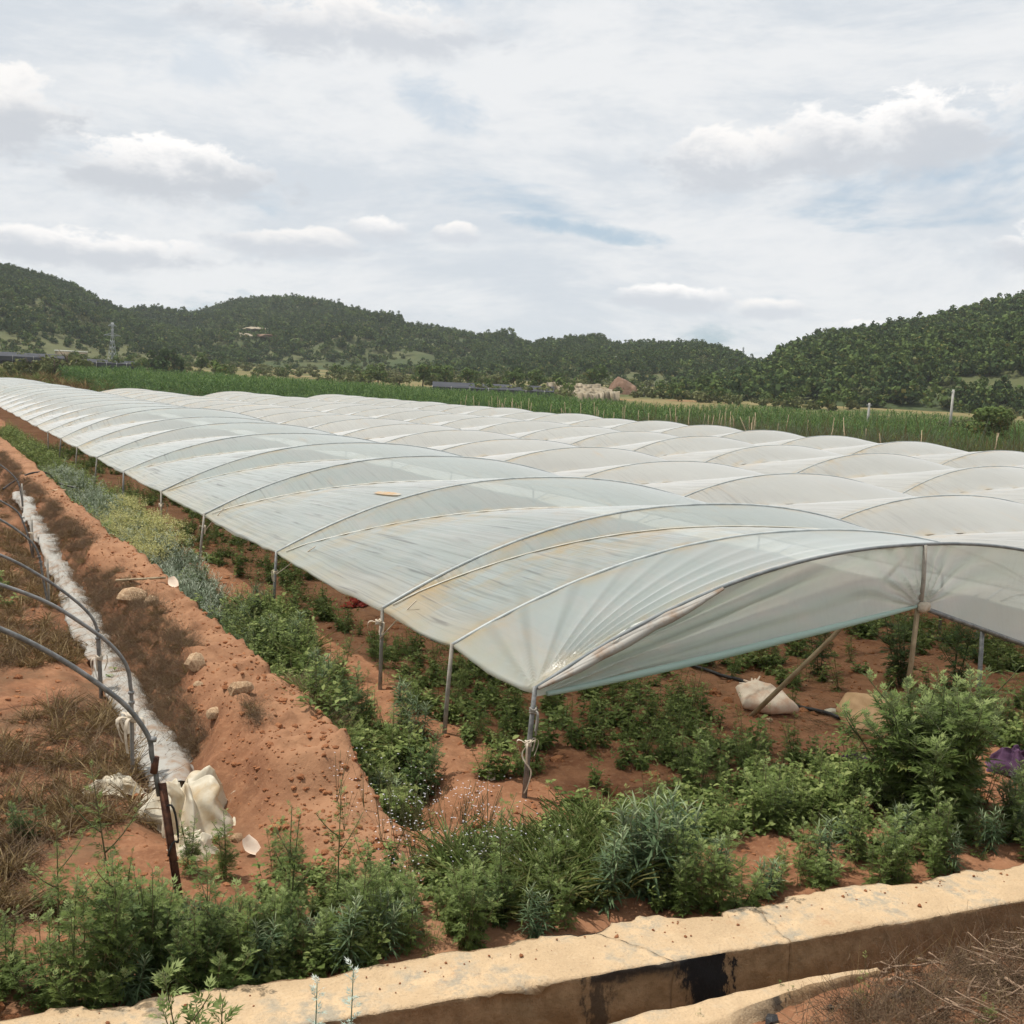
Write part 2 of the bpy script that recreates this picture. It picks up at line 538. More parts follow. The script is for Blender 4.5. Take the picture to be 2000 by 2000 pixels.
M_soil = soil_mat()
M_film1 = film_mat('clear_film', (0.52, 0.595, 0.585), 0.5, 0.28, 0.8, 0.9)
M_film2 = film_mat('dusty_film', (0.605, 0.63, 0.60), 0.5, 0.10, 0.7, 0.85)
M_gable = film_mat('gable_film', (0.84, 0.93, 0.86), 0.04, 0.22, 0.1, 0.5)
M_conc = concrete_mat()
M_mug = leaf_mat('mugwort_leaf', (0.094, 0.142, 0.037), (0.182, 0.240, 0.067), (0.29, 0.36, 0.135), (0.165, 0.205, 0.095), 0.45)
M_mugd = leaf_mat('mugwort_leaf_dark', (0.052, 0.090, 0.028), (0.104, 0.155, 0.048), (0.18, 0.24, 0.09), (0.115, 0.155, 0.075), 0.4)
M_weed = leaf_mat('weed_leaf', (0.090, 0.136, 0.035), (0.182, 0.232, 0.065), (0.28, 0.33, 0.11), None, 0.42)
M_grass = leaf_mat('grass_blade', (0.085, 0.130, 0.033), (0.165, 0.205, 0.060), (0.26, 0.26, 0.11))
M_narrow = leaf_mat('narrow_leaf', (0.078, 0.128, 0.058), (0.140, 0.198, 0.098), (0.30, 0.36, 0.20), (0.19, 0.23, 0.145))
M_silver = leaf_mat('silver_leaf', (0.13, 0.18, 0.11), (0.22, 0.275, 0.185), (0.42, 0.46, 0.36), None, 0.2, 0.7)
M_frost = leaf_mat('frosted_leaf', (0.30, 0.38, 0.32), (0.44, 0.52, 0.45), (0.62, 0.68, 0.60), None, 0.15, 0.7)
M_yel = leaf_mat('yellow_head', (0.30, 0.29, 0.10), (0.44, 0.42, 0.17), (0.52, 0.50, 0.28), None, 0.2, 0.8)
M_dry = leaf_mat('dead_stalk', (0.11, 0.070, 0.045), (0.205, 0.138, 0.088), (0.32, 0.24, 0.15), None, 0.15, 0.9)
M_brown = leaf_mat('withered_leaf', (0.13, 0.082, 0.038), (0.21, 0.145, 0.068), (0.32, 0.24, 0.13), None, 0.2, 0.9)
M_corn = leaf_mat('crop_leaf', (0.040, 0.096, 0.024), (0.088, 0.165, 0.043), (0.15, 0.23, 0.065), None, 0.3)
M_petal = leaf_mat('pale_petal', (0.55, 0.54, 0.62), (0.72, 0.70, 0.76), (0.8, 0.8, 0.8), None, 0.3)
M_stem = plain_mat('green_stem', (0.06, 0.085, 0.03), (0.12, 0.10, 0.05), 12)
M_steel = plain_mat('galvanised_pipe', (0.13, 0.135, 0.13), (0.24, 0.24, 0.23), 14, 0.5, 0.5, 0.35, 0.15)
M_rust = plain_mat('rusty_iron', (0.055, 0.026, 0.018), (0.125, 0.055, 0.032), 18, 0.85, 0.2, 0.1)
M_bamboo = plain_mat('bamboo', (0.24, 0.175, 0.10), (0.36, 0.28, 0.17), 9, 0.6, 0.35)
M_greypole = plain_mat('weathered_pole', (0.20, 0.19, 0.165), (0.34, 0.31, 0.26), 9, 0.75, 0.3)
M_pole_rib = plain_mat('film_wrapped_pipe', (0.30, 0.33, 0.33), (0.42, 0.45, 0.44), 6, 0.5, 0.4)
M_ribdark = plain_mat('grey_hoop_pipe', (0.13, 0.15, 0.155), (0.21, 0.225, 0.225), 6, 0.5, 0.4)
M_rope = plain_mat('pressing_rope', (0.52, 0.50, 0.42), (0.70, 0.69, 0.63), 3, 0.7, 0.3, coords='geo')
M_ropedark = plain_mat('dark_pressing_rope', (0.10, 0.085, 0.065), (0.42, 0.38, 0.30), 0.6, 0.8, 0.2, coords='geo')
M_patch = sheet_mat('orange_tape', (0.56, 0.38, 0.21), (0.52, 0.48, 0.40), 9, 0.3, 0.6)
M_rag = sheet_mat('tied_rag', (0.55, 0.47, 0.36), (0.68, 0.60, 0.48), 14, 0.2, 0.8)
M_oldfilm = sheet_mat('old_grey_film', (0.40, 0.385, 0.345), (0.30, 0.205, 0.135), 4.5, 0.2)
M_cream = sheet_mat('cream_film', (0.66, 0.60, 0.47), (0.56, 0.43, 0.26), 5, 0.3)
M_white_sack = sheet_mat('woven_sack', (0.80, 0.66, 0.52), (0.70, 0.47, 0.33), 9, 0.1, 0.8)
M_brown_sack = sheet_mat('mud_sack', (0.46, 0.285, 0.145), (0.54, 0.345, 0.185), 5, 0.05, 0.9)
M_purple = sheet_mat('purple_cloth', (0.062, 0.026, 0.062), (0.105, 0.050, 0.100), 7, 0.1, 0.9)
M_red = sheet_mat('red_netting', (0.34, 0.040, 0.022), (0.22, 0.03, 0.02), 12, 0.15, 0.8)
M_black = plain_mat('black_hose', (0.012, 0.012, 0.013), (0.03, 0.028, 0.026), 6, 0.45, 0.4)
M_stone = plain_mat('field_stone', (0.27, 0.165, 0.09), (0.45, 0.32, 0.20), 7, 0.9, 0.2, 0, 0.5)
M_clod = plain_mat('soil_clod', (0.20, 0.080, 0.037), (0.36, 0.165, 0.078), 5, 0.95, 0.1, 0, 0.5)
M_twig = plain_mat('dry_twig', (0.15, 0.098, 0.063), (0.31, 0.215, 0.145), 14, 0.85, 0.2)
M_hill = plain_mat('hill_ground', (0.050, 0.068, 0.028), (0.105, 0.108, 0.050), 0.03, 0.95, 0.1, coords='geo', bstr=0.0)
M_net = plain_mat('shade_net', (0.032, 0.034, 0.042), (0.050, 0.052, 0.062), 0.15, 0.9, 0.2, coords='geo', bstr=0.0)
M_pylon = plain_mat('pylon_steel', (0.33, 0.36, 0.37), (0.45, 0.47, 0.47), 0.5, 0.5, 0.4, 0.3, 0.0)
M_cpole = plain_mat('concrete_pole', (0.27, 0.265, 0.24), (0.38, 0.37, 0.335), 2, 0.8, 0.2)
M_white = plain_mat('white_paint', (0.66, 0.65, 0.61), (0.76, 0.75, 0.71), 3, 0.7, 0.3)
M_bare = plain_mat('bare_earth', (0.15, 0.09, 0.06), (0.23, 0.15, 0.105), 0.25, 0.95, 0.1, coords='geo', bstr=0.8, bdist=0.6)
M_terr = plain_mat('terrace_stone', (0.22, 0.18, 0.12), (0.36, 0.31, 0.23), 0.5, 0.95, 0.1, coords='geo', bstr=0.5, bdist=0.3)
M_tree = [leaf_mat('pine_foliage', (0.038, 0.064, 0.024), (0.070, 0.104, 0.038), (0.10, 0.14, 0.05), None, 0.2, 1.0),
          leaf_mat('broadleaf_foliage', (0.058, 0.092, 0.028), (0.105, 0.145, 0.044), (0.14, 0.18, 0.06), None, 0.2, 1.0),
          leaf_mat('scrub_foliage', (0.088, 0.108, 0.042), (0.155, 0.165, 0.070), (0.20, 0.20, 0.10), None, 0.2, 1.0)]
M_bark = plain_mat('bark', (0.07, 0.05, 0.035), (0.13, 0.10, 0.07), 5, 0.9, 0.1)


# ------------------------------------------------------------------ ground
def wall_back(x): return 5.45 - 0.1185 * x
def wall_front(x): return 5.00 - 0.123 * x
def bank_edge(x): return 4.40 - 0.068 * x


def hgt(x, y, fine=True):
    x, y = np.asarray(x, float), np.asarray(y, float)
    d = x * 0.48 + y * 0.877
    z = 0.05 * fbm(x * 0.7, y * 0.7, 3, 1)
    near = 1 - ss(30, 60, d)
    if fine:
        cl = fbm(x * 5.5, y * 5.5, 4, 5, 0.6)
        z = z + near * (0.045 * cl + 0.05 * np.maximum(0, fbm(x * 3.1, y * 3.1, 3, 9)) ** 1.5)
    # earth bank and the ditch beside it
    wob = 0.10 * fbm(y * 0.5, y * 0 + 3.0, 3, 21)
    yb = ss(6.5, 7.9, y + 0.3 * fbm(x * 1.5, y * 1.5, 2, 3))
    xx = x - wob
    bank = ss(1.92, 2.46, xx + 0.20 * fbm(x * 2, y * 1.3, 4, 31, .6)) * (1 - ss(2.95, 3.14, xx + 0.10 * fbm(x * 3, y * 2.2, 4, 33, .6)))
    ditch = ss(2.93, 3.2, xx) * (1 - ss(3.5, 4.05, xx))
    yd = ss(6.85, 7.45, y)
    z = z + yb * bank * (0.44 + .07 * fbm(x * 2.2, y * 1.6, 4, 35, .6)) - yd * 0.36 * ditch - yb * 0.12 * ss(1.35, 1.65, xx) * (1 - ss(1.85, 2.1, xx))
    if fine:
        z = z + yb * bank * (.045 * fbm(x * 8, y * 8, 2, 38) + .07 * np.maximum(0, fbm(x * 4.5, y * 4.5, 3, 36)) - .05 * np.abs(fbm(x * 7, y * 2.4, 3, 37)))
    # irrigation channel between the concrete wall and the bank
    wb, wf, be = wall_back(x), wall_front(x), bank_edge(x)
    cut = ss(be - 0.02, be + 0.05, y) * (1 - ss(wb - 0.22, wb - 0.12, y))
    inx = 1 - ss(13, 15, x)
    z = z * (1 - cut * inx) - 0.55 * cut * inx
    z = z + 0.05 * (1 - ss(be - 0.5, be, y)) * inx
    z = z + 1.3 * (1 - ss(-1.0, 2.6, y + 0.05 * x))      # the road side rises towards the viewer
    # far ground climbs gently to the hills
    z = z + 0.022 * np.maximum(0, d - 112)
    df = (y - (105 - 0.475 * (x - 16.5))) * 0.9
    z = z + 1.1 * ss(-3, 14, df) * np.exp(-((x - 17) / 30.0) ** 2) * (1 - 0.5 * ss(130, 220, y)) * ss(6, 15, x)
    return z


def axis(a, b, step, lo, hi, g):
    c = list(np.arange(a, b, step))
    s, v = step, c[-1]
    while v < hi:
        s *= g; v += s; c.append(v)
    s, v, left = step, c[0], []
    while v > lo:
        s *= g; v -= s; left.append(v)
    return np.array(left[::-1] + c)


gx = axis(-0.6, 10.5, 0.042, -650, 1550, 1.05)
gy = axis(3.3, 13.0, 0.042, -60, 1900, 1.035)
GX, GY = np.meshgrid(gx, gy, indexing='ij')
gv = np.stack([GX, GY, hgt(GX, GY)], -1).reshape(-1, 3)
obj('ground', mesh('ground', gv, gridfaces(len(gx), len(gy)), M_soil, True), kind='structure')


def gz(x, y):
    return float(hgt(np.array([x]), np.array([y]))[0])


# ------------------------------------------------------------------ hills
def pol(azd, r):
    a = np.radians(azd)
    return np.sin(a) * r, np.cos(a) * r


hills = {}


def hill(name, prof, r_ridge, r0, tree_h=4.0, gul=9.0, seed=0):
    prof = np.array(prof)
    azs = np.linspace(prof[0, 0], prof[-1, 0], 150)
    e = np.interp(azs, prof[:, 0], prof[:, 1])
    ts = np.concatenate([np.linspace(0, 1, 40), np.linspace(1.05, 1.7, 10)])
    A, T = np.meshgrid(azs, ts, indexing='ij')

    def height(Az, T):
        rr = r0 + (r_ridge - r0) * T
        X, Y = pol(Az, rr)
        E = np.interp(Az, prof[:, 0], prof[:, 1])
        zr = CAMZ + r_ridge * np.tan(np.radians(E)) - tree_h
        zb = hgt(X, Y, False) - 1.0
        s = np.where(T <= 1, np.clip(T, 0, 1) ** 0.95, 1 - 0.35 * ((T - 1) / 0.7) ** 1.5)
        z = zb + np.maximum(zr - zb, -2) * s
        z = z + gul * fbm(X / 55.0, Y / 55.0, 4, seed) * np.clip(T * (1 - T) * 4, 0, 1) * ss(0, 25, zr - zb)
        return X, Y, z
    X, Y, Z = height(A, T)
    o = obj(name, mesh(name, np.stack([X, Y, Z], -1).reshape(-1, 3), gridfaces(150, 50), M_hill, True), kind='structure')
    hills[name + str(seed)] = (height, prof[0, 0], prof[-1, 0], r0, r_ridge)
    return o


hill('hill', [(-14, 5.4), (-6, 5.3), (0, 4.95), (3.63, 4.54), (4.72, 4.37), (5.82, 4.1), (6.95, 3.76), (8.09, 3.18), (9.26, 2.7), (10.21, 2.3), (11.5, 1.9), (13, 1.4), (15, .9), (17.5, .3)], 620, 350, 3.0, 10, 1)
hill('hill', [(2, 1.6), (7.5, 2.6), (8.6, 3.02), (9.4, 2.98), (10.44, 2.48), (13, 1.8), (18, 1.2)], 1150, 900, 6, 8, 2)
hill('hill', [(7.5, 2.0), (10.21, 2.6), (11.16, 2.84), (12.12, 2.9), (13.1, 3.18), (13.83, 3.5), (14.82, 3.73), (16.31, 3.95), (17.83, 3.78), (19.37, 3.56), (20.92, 3.44), (21.97, 3.18), (23.03, 2.66), (24.35, 2.5), (25.66, 2.5), (27.26, 2.31), (28.86, 1.94), (31, 1.5), (34, .8)], 760, 400, 3.2, 16, 3)
hill('hill', [(22.5, .5), (25, 1.2), (27.0, 1.75), (27.8, 1.89), (29.37, 2.22), (30.42, 2.37), (32.0, 2.59), (32.78, 2.73), (33.4, 2.3), (34.0, 2.3), (34.63, 2.44), (36.19, 2.47), (38.25, 2.57), (39.56, 2.16), (41.11, 1.65), (44, 1.3), (49, 1.0)], 560, 330, 3.0, 9, 4)
hill('hill', [(36.5, -.2), (38.5, .45), (41.11, 1.66), (41.83, 2.2), (42.79, 2.75), (44.23, 3.25), (46.15, 3.45), (48.01, 3.88), (49.6, 4.35), (51.41, 4.86), (52.88, 5.23), (57, 5.9), (62, 6.2), (72, 5.8)], 400, 215, 3.2, 6, 5)


# ------------------------------------------------------------------ scattering
def proto_collection(name, meshes):
    col_ = bpy.data.collections.new(name)
    for i, me in enumerate(meshes):
        o = bpy.data.objects.new('%s_%02d' % (name, i), me)
        col_.objects.link(o)
    return col_


def scatter(name, pts, protos, label=None, cat=None, rz=None, sc=None, vi=None, tilt=0.12, group=None):
    """one uncountable mass: instances of the prototype meshes on real ground points"""
    n = len(pts)
    if n == 0:
        return
    rz = rng.uniform(0, 6.283, n) if rz is None else rz
    sc = rng.uniform(0.7, 1.3, n) if sc is None else sc
    vi = rng.integers(0, len(protos), n) if vi is None else vi
    me = bpy.data.meshes.new(name)
    me.vertices.add(n)
    me.vertices.foreach_set('co', np.asarray(pts, np.float32).ravel())
    rot = np.stack([rng.normal(0, tilt, n), rng.normal(0, tilt, n), rz], -1).astype(np.float32)
    a = me.attributes.new('rot', 'FLOAT_VECTOR', 'POINT'); a.data.foreach_set('vector', rot.ravel())
    a = me.attributes.new('sc', 'FLOAT', 'POINT'); a.data.foreach_set('value', np.asarray(sc, np.float32))
    a = me.attributes.new('vi', 'INT', 'POINT'); a.data.foreach_set('value', np.asarray(vi, np.int32))
    col_ = proto_collection(name + '_kinds', protos)
    ng = bpy.data.node_groups.new(name, 'GeometryNodeTree')
    ng.interface.new_socket('Geometry', in_out='INPUT', socket_type='NodeSocketGeometry')
    ng.interface.new_socket('Geometry', in_out='OUTPUT', socket_type='NodeSocketGeometry')
    N, L = ng.nodes, ng.links
    gi, go = N.new('NodeGroupInput'), N.new('NodeGroupOutput')
    ci = N.new('GeometryNodeCollectionInfo')
    ci.inputs['Collection'].default_value = col_
    ci.inputs['Separate Children'].default_value = True
    ci.inputs['Reset Children'].default_value = True
    ip = N.new('GeometryNodeInstanceOnPoints')
    ip.inputs['Pick Instance'].default_value = True

    def na(nm, typ):
        q = N.new('GeometryNodeInputNamedAttribute')
        q.data_type = typ
        q.inputs['Name'].default_value = nm
        return q.outputs['Attribute']
    L.new(gi.outputs[0], ip.inputs['Points'])
    L.new(ci.outputs[0], ip.inputs['Instance'])
    L.new(na('vi', 'INT'), ip.inputs['Instance Index'])
    e2r = N.new('FunctionNodeEulerToRotation')
    L.new(na('rot', 'FLOAT_VECTOR'), e2r.inputs[0])
    L.new(e2r.outputs[0], ip.inputs['Rotation'])
    L.new(na('sc', 'FLOAT'), ip.inputs['Scale'])
    L.new(ip.outputs[0], go.inputs[0])
    o = obj(name, me, label=label, cat=cat, group=group, kind='stuff')
    md = o.modifiers.new('spread', 'NODES')
    md.node_group = ng
    return o


def leaves_xf(base_v, base_f, pos, azm, pit, scl, rol, tint, mb):
    """place copies of a leaf (pointing along +Y, face up) at pos"""
    n = len(pos)
    ca, sa, cp, sp, c_, s_ = np.cos(azm), np.sin(azm), np.cos(pit), np.sin(pit), np.cos(rol), np.sin(rol)
    v = np.repeat(base_v[None], n, 0) * np.asarray(scl)[:, None, None]
    x, y, z = v[..., 0], v[..., 1], v[..., 2]
    x, z = x * c_[:, None] + z * s_[:, None], -x * s_[:, None] + z * c_[:, None]
    y, z = y * cp[:, None] - z * sp[:, None], y * sp[:, None] + z * cp[:, None]
    X = x * ca[:, None] + y * sa[:, None]
    Y = -x * sa[:, None] + y * ca[:, None]
    V = np.stack([X, Y, z], -1) + pos[:, None]
    nb = len(base_v)
    F = base_f[None] + (np.arange(n) * nb)[:, None, None]
    mb.add(V.reshape(-1, 3), F.reshape(-1, base_f.shape[1]), np.repeat(tint, nb))


def lobed_leaf(L=1.0, droop=0.25, wid=1.0):
    """deeply cut mugwort leaf: stalk, three side lobes a side and a tip lobe"""
    V, Fc = [], []

    def lobe(bx, by, ang, ln, wd):
        dx_, dy_ = math.sin(ang), math.cos(ang)
        nx, ny = dy_, -dx_
        pts = [(bx, by), (bx + dx_ * ln * .45 + nx * wd, by + dy_ * ln * .45 + ny * wd), (bx + dx_ * ln, by + dy_ * ln), (bx + dx_ * ln * .45 - nx * wd, by + dy_ * ln * .45 - ny * wd)]
        k = len(V)
        V.extend(pts)
        Fc.extend([(k, k + 1, k + 2), (k, k + 2, k + 3)])
    lobe(0, 0, 0, .62, .028 * wid)
    lobe(0, .48, 0, .52, .085 * wid)
    for s in (-1, 1):
        lobe(0, .22, s * 1.0, .26, .045 * wid)
        lobe(0, .38, s * .85, .40, .062 * wid)
        lobe(0, .55, s * .62, .36, .055 * wid)
        lobe(s * .12, .5, s * .35, .24, .04 * wid)
    v = np.array(V) * L
    r2 = (v ** 2).sum(1) / L
    z = -droop * r2 + 0.12 * np.abs(v[:, 0])
    return np.column_stack([v, z]), np.array(Fc)


def blade(L=1.0, wd=0.06, droop=0.5, seg=3):
    ys = np.linspace(0, 1, seg + 1)
    ws = wd * np.sin(np.pi * (0.18 + 0.82 * ys)) ** 0.8
    v = []
    for y_, w_ in zip(ys, ws):
        z_ = -droop * y_ ** 2
        v += [(-w_, y_, z_ + 0.02), (0, y_, z_), (w_, y_, z_ + 0.02)]
    f = []
    for i in range(seg):
        a = i * 3
        f += [(a, a + 1, a + 4, a + 3), (a + 1, a + 2, a + 5, a + 4)]
    return np.array(v) * L, np.array(f)


def oval(L=1.0, wd=0.28, droop=0.2):
    v = np.array([(0, 0, 0), (wd * .8, .3, .05), (wd, .6, .03), (0, 1, -droop), (-wd, .6, .03), (-wd * .8, .3, .05), (0, .5, -.02)]) * L
    f = np.array([(0, 1, 6), (1, 2, 6), (2, 3, 6), (3, 4, 6), (4, 5, 6), (5, 0, 6)])
    return v, f


def stem_pts(h, lean, azm, n=7, bow=0.15):
    t = np.linspace(0, 1, n)
    off = lean * h * t + bow * h * t ** 2 * rng.uniform(-.5, .5)
    return np.column_stack([np.sin(azm) * off, np.cos(azm) * off, h * t])


def leafy_plant(leaf, stems, h, spread, per, size, mat_leaf, mat_stem=None, top_up=True, r_stem=0.006, size_top=0.45, jitter=0.25, bare=0.08, branch=0):
    """upright weed: stems with leaves in a spiral; returns (stem mesh, foliage mesh)"""
    ms, ml = MB(), MB()
    for s_ in range(stems):
        a0 = rng.uniform(0, 6.283)
        hh = h * rng.uniform(0.68, 1.0) if s_ else h
        sp = stem_pts(hh, rng.uniform(0.2, 1.0) * spread / max(hh, .1), a0)
        base = np.array([math.sin(a0), math.cos(a0), 0]) * spread * 0.25 * rng.uniform(0, 1)
        sp = sp + base
        chains = [(sp, per, 1.0)]
        for b in range(branch):
            t0 = rng.uniform(0.25, 0.8)
            p0 = np.array([np.interp(t0, np.linspace(0, 1, len(sp)), sp[:, k]) for k in range(3)])
            ab = rng.uniform(0, 6.283)
            ln = hh * rng.uniform(0.22, 0.4)
            tt = np.linspace(0, 1, 5)
            bp = p0 + np.column_stack([np.sin(ab) * ln * .75 * tt, np.cos(ab) * ln * .75 * tt, ln * (.5 * tt + .3 * tt ** 2)])
            chains.append((bp, int(per * .45), 0.75))
        for ch, cnt, ssz in chains:
            ms.tube(ch, np.linspace(r_stem * ssz, r_stem * .35, len(ch)), 5, a=rng.uniform(.2, .6))
            t = np.sort(rng.uniform(bare, 1.0, cnt))
            pos = np.column_stack([np.interp(t, np.linspace(0, 1, len(ch)), ch[:, k]) for k in range(3)])
            ga = np.arange(cnt) * 2.4 + rng.uniform(0, 6) + rng.normal(0, .3, cnt)
            pit = (0.25 + 0.95 * t ** 2 if top_up else 0.1 + 0.3 * t) + rng.normal(0, jitter, cnt) - 0.25 * (1 - t)
            scl = size * ssz * (1 - (1 - size_top) * t ** 1.3) * rng.uniform(.75, 1.2, cnt)
            tint = np.clip(0.25 + 0.42 * t + rng.normal(0, .12, cnt) + 0.38 * (t > .9), 0, 1)
            leaves_xf(*leaf, pos, ga, pit, scl, rng.normal(0, .25, cnt), tint, ml)
    return ms.mesh('stem', mat_stem or M_stem), ml.mesh('foliage', mat_leaf)


def joined(pair, name):
    """stem and foliage as one two-material mesh for the scattered masses"""
    a, b = pair
    va, vb = np.empty(len(a.vertices) * 3, np.float32), np.empty(len(b.vertices) * 3, np.float32)
    a.vertices.foreach_get('co', va); b.vertices.foreach_get('co', vb)
    ta, tb = np.empty(len(a.vertices), np.float32), np.empty(len(b.vertices), np.float32)
    a.attributes['tint'].data.foreach_get('value', ta); b.attributes['tint'].data.foreach_get('value', tb)
    fa, fb = [list(p.vertices) for p in a.polygons], [list(p.vertices) for p in b.polygons]
    na_ = len(a.vertices)
    by = {}
    order = []
    for q in fa:
        by.setdefault((0, len(q)), []).append(q)
    for q in fb:
        by.setdefault((1, len(q)), []).append([i + na_ for i in q])
    keys = sorted(by)
    me = mesh(name, np.concatenate([va, vb]), [np.array(by[k]) for k in keys], None, attrs={'tint': np.concatenate([ta, tb])})
    me.materials.append(a.materials[0]); me.materials.append(b.materials[0])
    mi = np.concatenate([np.full(len(by[k]), k[0], np.int32) for k in keys])
    me.polygons.foreach_set('material_index', mi)
    return me


MUG_LEAF = lobed_leaf(1.0, 0.30, 0.82)
FINE_LEAF = lobed_leaf(1.0, 0.35, 0.62)
OVAL = oval()
NARROW = blade(1.0, 0.055, 0.45, 3)
GRASSB = blade(1.0, 0.022, 0.45, 3)

mug_kinds = [leafy_plant(MUG_LEAF, s, h, sp, 26, .175, M_mug, branch=b, size_top=.55) for s, h, sp, b in
             [(6, .62, .26, 0), (7, .75, .28, 0), (4, .88, .20, 1), (7, .52, .30, 0), (4, .98, .18, 1), (2, 1.1, .08, 2)]]
mugd_kinds = [leafy_plant(MUG_LEAF, s, h, sp, 36, .15, M_mugd, branch=b) for s, h, sp, b in [(5, .7, .2, 2), (4, .85, .2, 2), (6, .6, .26, 1)]]
fine_kinds = [leafy_plant(FINE_LEAF, s, h, sp, 40, .12, M_mug, branch=2) for s, h, sp in [(2, .7, .1), (3, .55, .15), (1, .9, .05)]]
weed_kinds = [leafy_plant(OVAL, s, h, sp, 16, .075, M_weed, top_up=False, r_stem=.003, size_top=.7) for s, h, sp in
              [(4, .18, .13), (5, .26, .15), (3, .34, .12), (6, .14, .18)]]
weedf_kinds = [leafy_plant(FINE_LEAF, s, h, sp, 16, .10, M_weed, r_stem=.003) for s, h, sp in [(3, .28, .12), (4, .40, .14), (2, .5, .1)]]
narrow_kinds = [leafy_plant(NARROW, s, h, sp, 46, .19, M_narrow, r_stem=.005, size_top=.6, jitter=.35) for s, h, sp in [(5, .6, .2), (4, .7, .16), (7, .5, .25)]]
silver_kinds = [leafy_plant(NARROW, s, h, sp, 26, .075, M_silver, r_stem=.003, size_top=.8) for s, h, sp in [(7, .34, .16), (9, .42, .2), (6, .5, .16)]]


def grass_tuft(n, L, mat, up=(0.7, 1.4), wd=0.022):
    mb = MB()
    base = blade(1.0, wd, 0.5, 3)
    r = np.sqrt(rng.uniform(0, 1, n)) * L * .28
    a = rng.uniform(0, 6.283, n)
    pos = np.column_stack([r * np.sin(a), r * np.cos(a), np.zeros(n)])
    leaves_xf(*base, pos, rng.uniform(0, 6.283, n), rng.uniform(*up, n), L * rng.uniform(.5, 1.1, n), rng.normal(0, .4, n), rng.uniform(0, 1, n), mb)
    return mb.mesh('blades', mat)


def twig_tangle(n, L, mat, flat=0.5, r=0.003):
    mb = MB()
    for _ in range(n):
        p = np.array([*rng.normal(0, .16, 2), rng.uniform(0, .08)]) * L / .4
        a, e = rng.uniform(0, 6.283), rng.uniform(0.05, 1.4) * flat
        ln = L * rng.uniform(.35, 1)
        t = np.linspace(0, 1, 4)
        bend = rng.normal(0, .25, 3) * ln
        d_ = np.array([math.sin(a) * math.cos(e), math.cos(a) * math.cos(e), math.sin(e)]) * ln
        pts = p + t[:, None] * d_ + (t ** 2)[:, None] * bend
        pts[:, 2] = np.maximum(pts[:, 2], 0.0)
        mb.tube(pts, np.linspace(r, r * .4, 4), 3, False, rng.uniform(0, 1))
    return mb.mesh('twigs', mat)


grass_kinds = [grass_tuft(42, .30, M_grass), grass_tuft(60, .22, M_grass), grass_tuft(36, .40, M_grass)]
brown_kinds = [grass_tuft(46, .24, M_brown, (0.3, 1.4)), grass_tuft(40, .16, M_brown, (0.2, 1.3)), twig_tangle(36, .30, M_dry, .8, .002)]
dead_kinds = [twig_tangle(70, .42, M_dry, .75), twig_tangle(60, .34, M_dry, .5), twig_tangle(80, .5, M_dry, .9, .0025)]
straw_kinds = [twig_tangle(14, .22, M_brown, .12, .002), twig_tangle(10, .16, M_brown, .1, .002)]


def rock_mesh(seed, mat, n=2, rough=.35, flat=.7):
    import bmesh
    bm = bmesh.new()
    bmesh.ops.create_icosphere(bm, subdivisions=n, radius=1.0)
    r_ = np.random.default_rng(seed)
    ax = r_.normal(0, 1, (7, 3)); ax /= np.linalg.norm(ax, axis=1)[:, None]
    lim = r_.uniform(.55, .95, 7)
    for v in bm.verts:
        p = np.array(v.co)
        for a_, l_ in zip(ax, lim):
            d_ = p @ a_
            if d_ > l_:
                p = p - a_ * (d_ - l_) * .9
        p = p * (1 + rough * .3 * r_.normal())
        p[2] *= flat
        v.co = p
    me = bpy.data.meshes.new('rock')
    bm.to_mesh(me); bm.free()
    me.materials.append(mat)
    return me


clod_kinds = [rock_mesh(s, M_clod, 1, .5) for s in range(5)]
stone_kinds = [rock_mesh(40 + s, M_stone, 2, .2) for s in range(5)]


# ------------------------------------------------------------------ trees
def crown_mesh(kind, seed, n=150):
    r_ = np.random.default_rng(seed)
    mb = MB()
    # crown built of clumps of small leaf faces
    if kind == 'pine':
        H_, nb = 1.0, 9
        cl = [(r_.normal(0, .13 * (1.25 - z_), 2), .25 + .72 * z_, .24 * (1.2 - .8 * z_)) for z_ in r_.uniform(0, 1, nb)]
    elif kind == 'broad':
        cl = [(r_.normal(0, .2, 2), r_.uniform(.32, .88), r_.uniform(.16, .26)) for _ in range(9)]
    else:
        cl = [(r_.normal(0, .28, 2), r_.uniform(.12, .5), r_.uniform(.16, .26)) for _ in range(8)]
    per = n // len(cl)
    for (xy, z_, rad) in cl:
        d_ = r_.normal(0, 1, (per, 3)); d_ /= np.linalg.norm(d_, axis=1)[:, None]
        c_ = np.array([xy[0], xy[1], z_]) + d_ * rad * r_.uniform(.65, 1.08, per)[:, None] * np.array([1, 1, .75])
        nrm = d_ + r_.normal(0, .45, (per, 3))
        nrm /= np.linalg.norm(nrm, axis=1)[:, None]
        s_ = np.cross(nrm, r_.normal(0, 1, (per, 3))); s_ /= np.linalg.norm(s_, axis=1)[:, None]
        u_ = np.cross(nrm, s_)
        k = rad * r_.uniform(.28, .55, per)[:, None] * (150 / n) ** .38
        q = np.stack([c_ - s_ * k, c_ + u_ * k * .8, c_ + s_ * k, c_ - u_ * k * .8], 1)
        f = np.arange(per * 4).reshape(-1, 4)
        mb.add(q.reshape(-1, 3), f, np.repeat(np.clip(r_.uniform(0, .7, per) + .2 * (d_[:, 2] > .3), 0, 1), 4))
    mt = {'pine': M_tree[0], 'broad': M_tree[1], 'scrub': M_tree[2]}[kind]
    return mb.mesh('crown_' + kind, mt)


